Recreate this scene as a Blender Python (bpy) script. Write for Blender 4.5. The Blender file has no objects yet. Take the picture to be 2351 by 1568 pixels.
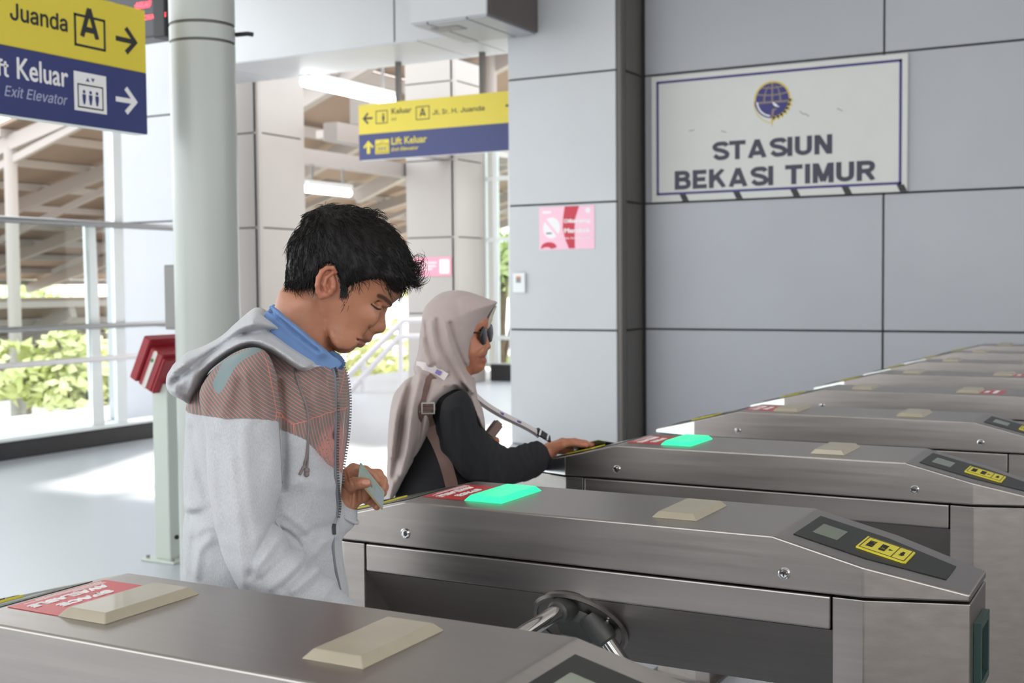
import bpy, bmesh, math, random
import numpy as np
from mathutils import Vector, Matrix, noise as mnoise
random.seed(7); np.random.seed(7)
C = bpy.context.scene.collection
scene = bpy.context.scene
R_ = math.radians

# ------------------------------------------------------------------ camera
FPX = 2804.0
YAW, PITCH, ROLL = -0.4993, -0.0453, -0.00866
EYE = 1.48
_f = np.array([math.sin(YAW)*math.cos(PITCH), math.cos(YAW)*math.cos(PITCH), math.sin(PITCH)])
_r = np.array([math.cos(YAW), -math.sin(YAW), 0.0])
_u = np.cross(_r, _f)
CR = _r*math.cos(ROLL) + _u*math.sin(ROLL)
CU = -_r*math.sin(ROLL) + _u*math.cos(ROLL)
CF = _f
CO = np.array([0, 0, EYE])
cam = bpy.data.cameras.new('camera')
cam_ob = bpy.data.objects.new('camera', cam); C.objects.link(cam_ob)
M = Matrix.Identity(4)
for i in range(3):
    M[i][0] = CR[i]; M[i][1] = CU[i]; M[i][2] = -CF[i]; M[i][3] = CO[i]
cam_ob.matrix_world = M
cam.sensor_width = 36.0
cam.lens = FPX/2351*36
cam.clip_start = 0.05; cam.clip_end = 300
cam.dof.use_dof = True
cam.dof.focus_distance = 2.25
cam.dof.aperture_fstop = 6.5
scene.camera = cam_ob

# ------------------------------------------------------------------ light
scene.view_settings.view_transform = 'Standard'
scene.view_settings.look = 'None'
scene.view_settings.gamma = 1.0
scene.view_settings.use_curve_mapping = False
scene.view_settings.exposure = 0.55

world = bpy.data.worlds.new('daylight'); scene.world = world
world.use_nodes = True
wn = world.node_tree.nodes; wl = world.node_tree.links
bg = wn['Background']
bg.inputs['Color'].default_value = (0.93, 0.97, 1.0, 1)
bg.inputs['Strength'].default_value = 2.3

sun = bpy.data.lights.new('sun', 'SUN'); sun.energy = 12.0; sun.angle = R_(3); sun.color = (1, .95, .86)
sun_ob = bpy.data.objects.new('sun', sun); C.objects.link(sun_ob)
sun_ob.rotation_euler = Vector((0.30, -0.75, -0.62)).to_track_quat('-Z', 'Y').to_euler()

def W(x, y, X=None, Y=None, Z=None, D=None):
    """the point of the place that a sight line of the surveyed photograph meets on a plane"""
    d = (x-1175.5)/FPX*CR - (y-784)/FPX*CU + CF
    if X is not None: t = X/d[0]
    elif Y is not None: t = Y/d[1]
    elif Z is not None: t = (Z-EYE)/d[2]
    else: t = D
    return Vector(d*t + CO)

# ------------------------------------------------------------------ helpers
def thing(name, label=None, cat=None, loc=(0, 0, 0), rotz=0.0, group=None, kind=None):
    o = bpy.data.objects.new(name, None); C.objects.link(o)
    o.location = loc; o.rotation_euler = (0, 0, rotz)
    o.empty_display_size = .1
    tag(o, label, cat, group, kind)
    return o

def tag(o, label=None, cat=None, group=None, kind=None):
    if label: o['label'] = label
    if cat: o['category'] = cat
    if group: o['group'] = group
    if kind: o['kind'] = kind
    return o

def pm(o):
    m = Matrix.Identity(4)
    while o is not None:
        m = Matrix.LocRotScale(o.location, o.rotation_euler, o.scale) @ m
        o = o.parent
    return m

def obj(name, bm, mat, parent=None, smooth=False, world=False, kind=None, label=None, angle=None):
    """link a bmesh (or mesh) as one mesh object"""
    if isinstance(bm, bpy.types.Mesh):
        me = bm
    else:
        if world and parent is not None:
            bmesh.ops.transform(bm, matrix=pm(parent).inverted(), verts=bm.verts)
        me = bpy.data.meshes.new(name)
        bm.normal_update()
        bm.to_mesh(me); bm.free()
    if not isinstance(mat, (list, tuple)): mat = [mat]
    for m in mat:
        me.materials.append(m)
    if smooth:
        me.shade_smooth()
        if angle: me.set_sharp_from_angle(angle=R_(angle))
    o = bpy.data.objects.new(name, me); C.objects.link(o)
    if parent is not None: o.parent = parent
    if kind: o['kind'] = kind
    if label: o['label'] = label
    return o

def dup(root, loc=None, rotz=None, label=None, group=None):
    r = root.copy(); C.objects.link(r)
    if loc is not None: r.location = loc
    if rotz is not None: r.rotation_euler = (0, 0, rotz)
    if label: r['label'] = label
    if group: r['group'] = group
    for ch in list(root.children):
        c = ch.copy(); C.objects.link(c); c.parent = r
        for g in list(ch.children):
            d = g.copy(); C.objects.link(d); d.parent = c
    return r

def bx(bm, lo, hi, bev=0.0, seg=1):
    v = [bm.verts.new((x, y, z)) for x in (lo[0], hi[0]) for y in (lo[1], hi[1]) for z in (lo[2], hi[2])]
    fs = [bm.faces.new([v[i] for i in q]) for q in ((0, 1, 3, 2), (4, 6, 7, 5), (0, 4, 5, 1), (2, 3, 7, 6), (0, 2, 6, 4), (1, 5, 7, 3))]
    if bev:
        es = list({e for f in fs for e in f.edges})
        bmesh.ops.bevel(bm, geom=es, offset=bev, segments=seg, affect='EDGES', profile=.5)
    return bm

def box(lo, hi, bev=0.0, seg=1):
    return bx(bmesh.new(), lo, hi, bev, seg)

def frame_of(d):
    d = Vector(d).normalized()
    a = Vector((0, 0, 1)) if abs(d.z) < .9 else Vector((1, 0, 0))
    s = d.cross(a).normalized(); t = s.cross(d).normalized()
    return d, s, t

def tube(bm, pts, rad, n=12, caps=True):
    """round tube along points, rad one number or one per point"""
    pts = [Vector(p) for p in pts]
    if not isinstance(rad, (list, tuple)): rad = [rad]*len(pts)
    rings = []
    _, s, t = frame_of(pts[1]-pts[0])
    for i, p in enumerate(pts):
        d = (pts[min(i+1, len(pts)-1)] - pts[max(i-1, 0)]).normalized()
        s = (s - d*s.dot(d)).normalized(); t = d.cross(s)
        rings.append([bm.verts.new(p + (s*math.cos(a) + t*math.sin(a))*rad[i]) for a in [2*math.pi*k/n for k in range(n)]])
    for a, b in zip(rings, rings[1:]):
        for k in range(n):
            bm.faces.new((a[k], a[(k+1) % n], b[(k+1) % n], b[k]))
    if caps:
        bm.faces.new(rings[0][::-1]); bm.faces.new(rings[-1])
    return bm

def bar(bm, a, b, w, h, up=(0, 0, 1)):
    """rectangular bar from a to b; w sideways, h along up"""
    a = Vector(a); b = Vector(b); d = (b-a).normalized(); up = Vector(up)
    s = d.cross(up).normalized()*w/2; t = s.cross(d).normalized()*h/2
    v = [bm.verts.new(p + s*i + t*j) for p in (a, b) for i, j in ((-1, -1), (1, -1), (1, 1), (-1, 1))]
    for q in ((3, 2, 1, 0), (4, 5, 6, 7), (0, 1, 5, 4), (1, 2, 6, 5), (2, 3, 7, 6), (3, 0, 4, 7)):
        bm.faces.new([v[i] for i in q])
    return bm

def prism(bm, poly, a, b, fn):
    """extrude polygon poly (2-D) from level a to b; fn(u,v,w) -> 3-D"""
    n = len(poly)
    lo = [bm.verts.new(fn(u, v, a)) for u, v in poly]; hi = [bm.verts.new(fn(u, v, b)) for u, v in poly]
    bm.faces.new(lo[::-1]); bm.faces.new(hi)
    for k in range(n): bm.faces.new((lo[k], lo[(k+1) % n], hi[(k+1) % n], hi[k]))
    bmesh.ops.recalc_face_normals(bm, faces=bm.faces)
    return bm

def lathe(bm, prof, n=32, fn=lambda x, y, z: (x, y, z)):
    rings = [[bm.verts.new(fn(r*math.cos(2*math.pi*k/n), r*math.sin(2*math.pi*k/n), z)) for k in range(n)] for r, z in prof]
    for a, b in zip(rings, rings[1:]):
        for k in range(n): bm.faces.new((a[k], a[(k+1) % n], b[(k+1) % n], b[k]))
    bm.faces.new(rings[0][::-1]); bm.faces.new(rings[-1])
    bmesh.ops.recalc_face_normals(bm, faces=bm.faces)
    return bm

def plane_frame(o, u, v):
    """matrix whose local x,y lie along u,v at origin o"""
    u = Vector(u).normalized(); v = Vector(v); v = (v - u*v.dot(u)).normalized(); n = u.cross(v)
    m = Matrix.Identity(4)
    for i in range(3): m[i][0] = u[i]; m[i][1] = v[i]; m[i][2] = n[i]; m[i][3] = o[i]
    return m

try:
    import os
    _fp = os.path.join(bpy.utils.system_resource('DATAFILES'), 'fonts', 'Inter.woff2')
    FONT = bpy.data.fonts.load(_fp) if os.path.exists(_fp) else None
except Exception:
    FONT = None

def text_bm(body, size, mtx, xs=1.0, bold=0.0, shear=0.0, align='LEFT', depth=0.0006, spacing=1.0, width=None):
    cu = bpy.data.curves.new('t', 'FONT'); cu.body = body; cu.size = size; cu.align_x = align
    if FONT is not None and 'K' not in body and 'k' not in body: cu.font = FONT
    cu.offset = 0.0; cu.shear = shear; cu.extrude = depth; cu.space_character = spacing; cu.resolution_u = 3
    o = bpy.data.objects.new('t', cu); C.objects.link(o)
    dg = bpy.context.evaluated_depsgraph_get()
    me = bpy.data.meshes.new_from_object(o.evaluated_get(dg))
    bpy.data.objects.remove(o); bpy.data.curves.remove(cu)
    bm = bmesh.new(); bm.from_mesh(me); bpy.data.meshes.remove(me)
    bm_src = bm.copy() if bold else None
    if bold:      # heavier weight: the same print laid again a hair aside
        for kz, (dx, dy) in enumerate(((bold, 0), (-bold, 0), (0, bold), (0, -bold))):
            b2 = bm_src.copy(); bmesh.ops.translate(b2, vec=(dx, dy, .00018*(kz+1)), verts=b2.verts)
            me = bpy.data.meshes.new('t'); b2.to_mesh(me); b2.free(); bm.from_mesh(me); bpy.data.meshes.remove(me)
        bm_src.free()
    if width is not None and len(bm.verts):
        xs_ = [v.co.x for v in bm.verts]; xs = width/(max(xs_)-min(xs_))
    bmesh.ops.transform(bm, matrix=mtx @ Matrix.Diagonal((xs, 1, 1, 1)), verts=bm.verts)
    return bm

def flat(bm, mtx, pts, h=0.0008):
    """thin raised print: polygon pts in the plane of mtx"""
    return prism(bm, pts, 0.0, h, lambda u, v, w: mtx @ Vector((u, v, w)))

def ring_pts(cx, cy, r, n=32, a0=0, a1=2*math.pi):
    return [(cx+r*math.cos(a0+(a1-a0)*k/n), cy+r*math.sin(a0+(a1-a0)*k/n)) for k in range(n)]

def flat_ring(bm, mtx, cx, cy, r0, r1, a0=0, a1=2*math.pi, n=40, sy=1.0, h=.0009):
    for k in range(n):
        b0 = a0+(a1-a0)*k/n; b1 = a0+(a1-a0)*(k+1)/n
        q = [(cx+r*math.cos(b), cy+sy*r*math.sin(b)) for r, b in ((r0, b0), (r1, b0), (r1, b1), (r0, b1))]
        flat(bm, mtx, q, h)
    return bm

# ------------------------------------------------------------------ materials
def srgb(r, g, b):
    def f(c):
        c /= 255.0
        return c/12.92 if c <= .04045 else ((c+.055)/1.055)**2.4
    return (f(r), f(g), f(b), 1.0)

def mat(name, col, rough=.5, metal=0.0, var=0.0, vscale=8.0, bump=0.0, bscale=200.0, spec=None, stretch=None,
        emit=None, estr=0.0, coat=0.0, trans=0.0, alpha=None, rvar=0.0, sheen=0.0, sss=0.0, sssr=None, aniso=0.0):
    m = bpy.data.materials.new(name); m.use_nodes = True
    nt = m.node_tree; n = nt.nodes; l = nt.links
    p = n['Principled BSDF']
    col = tuple(col) if len(col) == 4 else tuple(col)+(1,)
    p.inputs['Base Color'].default_value = col
    p.inputs['Roughness'].default_value = rough
    p.inputs['Metallic'].default_value = metal
    if spec is not None: p.inputs['Specular IOR Level'].default_value = spec
    if coat: p.inputs['Coat Weight'].default_value = coat
    if trans: p.inputs['Transmission Weight'].default_value = trans
    if sheen: p.inputs['Sheen Weight'].default_value = sheen
    if aniso: p.inputs['Anisotropic'].default_value = aniso
    if sss:
        p.inputs['Subsurface Weight'].default_value = sss
        p.inputs['Subsurface Radius'].default_value = sssr or (1, .35, .2)
        p.inputs['Subsurface Scale'].default_value = .008
    if emit is not None:
        p.inputs['Emission Color'].default_value = tuple(emit) if len(emit) == 4 else tuple(emit)+(1,)
        p.inputs['Emission Strength'].default_value = estr
    if var or bump or rvar:
        tc = n.new('ShaderNodeTexCoord'); mp = n.new('ShaderNodeMapping')
        l.new(tc.outputs['Object'], mp.inputs['Vector'])
        if stretch: mp.inputs['Scale'].default_value = stretch
    if var or rvar:
        nz = n.new('ShaderNodeTexNoise'); nz.inputs['Scale'].default_value = vscale; nz.inputs['Detail'].default_value = 4
        l.new(mp.outputs[0], nz.inputs['Vector'])
        if var:
            mr = n.new('ShaderNodeMapRange'); l.new(nz.outputs['Fac'], mr.inputs['Value'])
            mr.inputs['From Min'].default_value = .25; mr.inputs['From Max'].default_value = .75
            mr.inputs['To Min'].default_value = 1-var; mr.inputs['To Max'].default_value = 1+var
            mx = n.new('ShaderNodeVectorMath'); mx.operation = 'SCALE'
            mx.inputs[0].default_value = col[:3]; l.new(mr.outputs[0], mx.inputs['Scale'])
            l.new(mx.outputs[0], p.inputs['Base Color'])
        if rvar:
            mr = n.new('ShaderNodeMapRange'); l.new(nz.outputs['Fac'], mr.inputs['Value'])
            mr.inputs['To Min'].default_value = max(.02, rough-rvar); mr.inputs['To Max'].default_value = rough+rvar
            l.new(mr.outputs[0], p.inputs['Roughness'])
    if bump:
        nb = n.new('ShaderNodeTexNoise'); nb.inputs['Scale'].default_value = bscale; nb.inputs['Detail'].default_value = 3
        l.new(mp.outputs[0], nb.inputs['Vector'])
        b = n.new('ShaderNodeBump'); b.inputs['Strength'].default_value = bump; b.inputs['Distance'].default_value = .002
        l.new(nb.outputs['Fac'], b.inputs['Height']); l.new(b.outputs[0], p.inputs['Normal'])
    return m

MT = {}
MT['steel'] = mat('brushed_steel', (.385, .350, .328), .34, 1.0, var=.07, vscale=5, bump=.05, bscale=60, stretch=(.6, 14, 14), rvar=.06)
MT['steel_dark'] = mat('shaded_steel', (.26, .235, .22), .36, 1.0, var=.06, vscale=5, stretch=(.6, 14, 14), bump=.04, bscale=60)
MT['chrome'] = mat('polished_steel', (.72, .72, .72), .12, 1.0)
MT['steel_glare'] = mat('satin_steel_with_glare', (.86, .85, .84), .22, 1.0)
MT['dark_metal'] = mat('dark_cast_metal', (.10, .10, .095), .5, .6, var=.15, vscale=40)
MT['cream_lens'] = mat('cream_plastic_lens', srgb(170, 160, 140), .38, 0, var=.05, vscale=20, coat=.2)
MT['green_lens'] = mat('lit_green_lens', srgb(40, 240, 170), .35, emit=srgb(60, 255, 178), estr=.42)
MT['red_print'] = mat('red_sticker', srgb(196, 42, 46), .35)
MT['white_print'] = mat('white_print', srgb(238, 236, 236), .4)
MT['black_glass'] = mat('black_reader_glass', srgb(40, 40, 38), .4, spec=.25)
MT['lcd'] = mat('lcd_glass', srgb(104, 112, 92), .2)
MT['yellow_print'] = mat('yellow_sticker', srgb(226, 210, 50), .4)
MT['black_print'] = mat('black_print', srgb(34, 34, 36), .45)
MT['shade_panel'] = mat('shaded_cladding', srgb(92, 84, 80), .5, .1)
MT['joint'] = mat('dark_joint', srgb(52, 54, 52), .7)
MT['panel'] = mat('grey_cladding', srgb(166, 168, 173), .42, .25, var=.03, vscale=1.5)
MT['panel_white'] = mat('pale_cladding', srgb(192, 194, 197), .42, .1, var=.03, vscale=1.5)
MT['panel_far'] = mat('warm_grey_cladding', srgb(168, 162, 158), .42, .1, var=.03, vscale=1.5)
MT['trim_and_shade'] = mat('dark_grey_trim_and_shade', srgb(98, 94, 90), .5, .2)
MT['floor'] = mat('grey_floor', srgb(184, 188, 195), .30, var=.03, vscale=1.2, rvar=.03)
MT['ceiling'] = mat('ceiling_board', srgb(206, 204, 200), .7)
MT['brown_wall'] = mat('brown_wall', srgb(158, 146, 138), .6, var=.1, vscale=.6)
MT['column'] = mat('painted_column', srgb(180, 183, 178), .30, var=.02, vscale=3)
MT['kerb'] = mat('black_kerb', srgb(44, 44, 46), .45, var=.2, vscale=6)
MT['navy'] = mat('navy_print', srgb(46, 54, 112), .4)
MT['navy_dark'] = mat('navy_ink', srgb(46, 42, 112), .4)
MT['sign_yellow'] = mat('yellow_sign_face', srgb(224, 204, 62), .4)
MT['sign_white'] = mat('white_sign_board', srgb(206, 207, 202), .4, var=.02, vscale=4)
MT['ink'] = mat('dark_slate_ink', srgb(50, 50, 68), .4)
MT['gold'] = mat('gold_print', srgb(206, 182, 92), .4)
MT['taupe'] = mat('taupe_print', srgb(132, 118, 108), .4)
MT['white_metal'] = mat('white_painted_metal', srgb(226, 230, 230), .4)
MT['stair_rail'] = mat('pale_handrail', srgb(226, 222, 226), .35)
MT['floor_unseen'] = mat('brown_grey_floor', srgb(116, 108, 106), .45, var=.08, vscale=3)
MT['rail'] = mat('grey_rail', srgb(150, 150, 152), .3, .7)
MT['grey_box'] = mat('grey_box', srgb(140, 138, 136), .5)
MT['red_box'] = mat('red_enamel', srgb(150, 36, 46), .4, var=.04)
MT['post_green'] = mat('pale_green_post', srgb(196, 203, 194), .4)
MT['pink'] = mat('pink_poster', srgb(246, 196, 214), .4)
MT['crimson'] = mat('crimson_print', srgb(196, 44, 66), .4)
MT['led'] = mat('red_led', (1, .05, .08), .5, emit=(1, .06, .09), estr=2.2)
MT['screen_dark'] = mat('dark_display', srgb(60, 60, 66), .3)
MT['tube'] = mat('lit_tube', (1, 1, 1), .5, emit=(1, 1, .97), estr=3.5)
MT['fill_face'] = mat('fill_diffuser', (1, 1, 1), .5, emit=(1, .98, .95), estr=6)

def glass_mat():
    m = bpy.data.materials.new('clear_glass'); m.use_nodes = True
    nt = m.node_tree; n = nt.nodes; n.remove(n['Principled BSDF'])
    t = n.new('ShaderNodeBsdfTransparent'); t.inputs[0].default_value = (.93, .97, .96, 1)
    g = n.new('ShaderNodeBsdfGlossy'); g.inputs['Roughness'].default_value = .02
    fr = n.new('ShaderNodeFresnel'); fr.inputs[0].default_value = 1.35
    mx = n.new('ShaderNodeMixShader')
    nt.links.new(fr.outputs[0], mx.inputs[0]); nt.links.new(t.outputs[0], mx.inputs[1]); nt.links.new(g.outputs[0], mx.inputs[2])
    nt.links.new(mx.outputs[0], n['Material Output'].inputs[0])
    return m
MT['glass'] = glass_mat()
# ================================================================== the setting
YW, YP, XC = 10.5, 10.02, -4.34         # back wall, pillar fronts, pillar's right side
ZJ = [0.0, 1.075, 2.225, 3.385, 4.55, 5.3]
G = .016

def clad(root, o, u, v, n, cols, rows, m, gap=G, th=.03):
    """cladding panels laid on a face: o origin, u/v unit axes, n outward; every panel its own part"""
    o = Vector(o); u = Vector(u); v = Vector(v); n = Vector(n)
    for a, b in zip(cols, cols[1:]):
        for c, d in zip(rows, rows[1:]):
            bm = bmesh.new()
            p0 = o + u*(a+gap/2) + v*(c+gap/2)
            prism(bm, [(0, 0), (b-a-gap, 0), (b-a-gap, d-c-gap), (0, d-c-gap)], 0, th, lambda x, y, w: p0 + u*x + v*y + n*w)
            bmesh.ops.bevel(bm, geom=[e for e in bm.edges], offset=.003, segments=1, affect='EDGES')
            obj('panel', bm, m, root, world=True)

fl = obj('floor', box((-12, -6.2, -.2), (-.25, 19, 0)), MT['floor'], kind='structure')
obj('floor', box((-.25, -6.2, -.2), (8, 19, 0)), MT['floor_unseen'], kind='structure')  # unseen floor, brown tone invented to darken what the gate ends reflect
ce = obj('ceiling', box((-9.4, -6.2, 4.9), (6.2, 10.9, 5.05)), MT['ceiling'], kind='structure')
# back wall with its cladding
wb = obj('wall_back', box((XC, YW, 0), (8, YW+.25, 4.9)), MT['joint'], kind='structure')
clad(wb, (XC, YW, 0), (1, 0, 0), (0, 0, 1), (0, -1, 0), [.03, 2.17, 4.34, 6.51, 8.68, 10.85], ZJ[:-1]+[4.88], MT['panel'])
obj('wall_front', box((-9.2, -6.2, 0), (6, -6, 1.0)), MT['brown_wall'], kind='structure')
obj('wall_right', box((5.8, -6, 0), (6, 10.5, 2.5)), MT['brown_wall'], kind='structure')
obj('wall_side', box((-5.45, 11.1, 0), (-5.2, 19, 4.9)), MT['panel_far'], kind='structure')
# big clad pillar left of the wall
tr = obj('trim_1', box((-5.49, YP+.03, 0), (XC-.03, 11.05, 4.9)), MT['joint'], kind='structure')
clad(tr, (-5.49, YP+.03, 0), (1, 0, 0), (0, 0, 1), (0, -1, 0), [0, 1.10], ZJ[:-1]+[4.88], MT['panel_white'])
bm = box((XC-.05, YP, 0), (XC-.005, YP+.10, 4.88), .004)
obj('corner_strip', bm, MT['trim_and_shade'], tr)
clad(tr, (XC-.03, YP+.10, 0), (0, 1, 0), (0, 0, 1), (1, 0, 0), [0, .37], ZJ[:-1]+[4.88], MT['trim_and_shade'])  # pillar side away from daylight: its shade is put into the dark colour
# the row of clad pillars on the open side
def pillar(name, x0, x1, y0, y1, m):
    t = obj(name, box((x0+.03, y0+.03, 0), (x1-.03, y1-.03, 4.9)), MT['joint'], kind='structure')
    zs = ZJ[:-1]+[4.88]
    clad(t, (x0+.03, y0+.03, 0), (1, 0, 0), (0, 0, 1), (0, -1, 0), [0, x1-x0-.06], zs, m)
    clad(t, (x1-.03, y0+.03, 0), (0, 1, 0), (0, 0, 1), (1, 0, 0), [0, y1-y0-.06], zs, m)
    for (px, py) in ((x1, y0), (x1, y1)):
        s = 1 if py == y0 else -1
        obj('corner_strip', box((px-.075, min(py, py+s*.075), 0), (px-.002, max(py, py+s*.075), 4.88), .004), m, t)
    return t
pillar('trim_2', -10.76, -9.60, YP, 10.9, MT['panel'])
pillar('trim_3', -11.0, -9.90, 11.72, 12.62, MT['panel_far'])
pillar('trim_4', -10.42, -9.50, 15.7, 16.55, MT['panel_far'])
# beam over the opening, with its bulkhead box
be = obj('trim_5', box((-9.63, YP+.03, 3.88), (-5.49, 11.02, 4.9)), MT['joint'], kind='structure')
clad(be, (-9.60, YP+.03, 3.85), (1, 0, 0), (0, 0, 1), (0, -1, 0), [0, 2.86, 4.11], [0, 1.03], MT['panel_white'])
clad(be, (-9.60, YP+.03, 3.88), (1, 0, 0), (0, 1, 0), (0, 0, -1), [0, .54, 3.13, 3.59, 4.11], [-.03, .99], MT['panel_white'])
bh = obj('trim_6', box((-5.94, 9.12, 3.80), (-5.19, YP-.004, 4.9)), MT['joint'], kind='structure')
clad(bh, (-5.96, 9.12, 3.80), (1, 0, 0), (0, 0, 1), (0, -1, 0), [0, .79], [-.02, 1.09], MT['panel_white'])
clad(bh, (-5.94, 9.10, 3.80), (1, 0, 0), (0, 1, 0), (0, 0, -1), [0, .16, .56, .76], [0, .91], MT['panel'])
clad(bh, (-5.19, 9.12, 3.80), (0, 1, 0), (0, 0, 1), (1, 0, 0), [0, .89], [-.02, 1.09], MT['shade_panel'])  # right side's shade put into a darker cladding colour
bm = bmesh.new()
for i, (px, py) in enumerate(((-5.83, 9.33), (-5.72, 9.36), (-5.62, 9.40))):
    lathe(bm, [(.02, 3.758), (.028, 3.764), (.028, 3.772)], 12, lambda x, y, z, a=px, b=py: (x+a, y+b, z))
bx(bm, (-5.86, 9.28, 3.764), (-5.58, 9.45, 3.769))
obj('access_plate', bm, MT['grey_box'], bh)
# kerb of the open edge
obj('trim_7', box((-9.2, -6, 0), (-8.95, 9.98, .16), .01), MT['kerb'], kind='structure')
obj('trim_8', box((-9.22, -6, .16), (-8.93, 9.98, .185), .005), MT['white_metal'], kind='structure')
# kerb by the far glass wall right of the third pillar
obj('trim_9', box((-9.45, 16.6, 0), (-7.2, 16.85, .26), .01), MT['kerb'], kind='structure')

# round column
rc = thing('round_column', 'tall round grey painted column with dark ring grooves near its top', 'column', (-4.19, 4.56, 0))
bm = bmesh.new()
r = .157
lathe(bm, [(r, 0), (r, 2.66), (r, 2.661)], 48)
obj('shaft', bm, MT['column'], rc, smooth=True, angle=40)
obj('shaft', lathe(bmesh.new(), [(r, 2.675), (r, 2.745)], 48), MT['column'], rc, smooth=True, angle=40)
obj('shaft', lathe(bmesh.new(), [(r, 2.76), (r, 4.9)], 48), MT['column'], rc, smooth=True, angle=40)
for z in (2.66, 2.745):
    obj('ring_groove', lathe(bmesh.new(), [(r-.006, z), (r-.006, z+.016)], 48), MT['trim_and_shade'], rc, smooth=True, angle=40)
obj('base_flange', lathe(bmesh.new(), [(r+.05, 0), (r+.05, .015), (r+.002, .016)], 48), MT['column'], rc, smooth=True, angle=40)
bm = tube(bmesh.new(), [(.125, .10, 2.72), (.19, .11, 2.72), (.215, .12, 2.715)], .011, 10)
obj('bolt', bm, MT['black_print'], rc, smooth=True, angle=40)

# unseen fill light panels added in the hall ceiling
t0 = None
for i, (x, y) in enumerate(((-6.5, 1.5), (-6.5, 6.5), (-2.0, 7.8), (-2.0, 2.5), (-2.0, -3.0), (2.5, 7.8), (2.5, 2.5), (2.5, -3.0), (-6.5, -3.5))):
    lab = 'unseen fill light panel added in the hall ceiling'
    if t0 is None:
        t0 = thing('fill_light', lab, 'lamp', (x, y, 4.9), 0, 'unseen fill lights of the hall')
        obj('fill_frame', box((-.64, -.18, -.03), (.64, .18, -.002), .004), MT['white_metal'], t0)
        obj('diffuser', box((-.61, -.15, -.036), (.61, .15, -.031)), MT['fill_face'], t0)
    else:
        dup(t0, (x, y, 4.9))
# ================================================================== turnstile gates
TOP = 1.02
SLM = -.0835/.335
def hw(x, full=.154, end=.0995):
    ax = abs(x)
    return full if ax <= .567 else full + (end-full)*(ax-.567)/(.738-.567)
def ztop(x):
    ax = abs(x)
    return TOP if ax <= .403 else TOP + SLM*(ax-.403)

def loft_sections(secs):
    """secs: list of closed loops of 3-D points, all of one length"""
    bm = bmesh.new()
    rs = [[bm.verts.new(p) for p in s] for s in secs]
    n = len(rs[0])
    for a, b in zip(rs, rs[1:]):
        for k in range(n): bm.faces.new((a[k], a[(k+1) % n], b[(k+1) % n], b[k]))
    bm.faces.new(rs[0][::-1]); bm.faces.new(rs[-1])
    bmesh.ops.recalc_face_normals(bm, faces=bm.faces)
    return bm

def bev_sharp(bm, off, ang=12, seg=2):
    bm.normal_update()
    es = [e for e in bm.edges if len(e.link_faces) == 2 and e.calc_face_angle(0) > R_(ang)]
    bmesh.ops.bevel(bm, geom=es, offset=off, segments=seg, affect='EDGES', profile=.5)
    return bm

def slope_m(side):
    """plane of the sloping reader end; local x up the length, y across, n up"""
    u = Vector((side*1, 0, side*SLM*side)); u = Vector((side, 0, SLM))
    o = Vector((side*.403, 0, TOP + .0004))
    return plane_frame(o, u, Vector((0, side, 0)))

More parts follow.
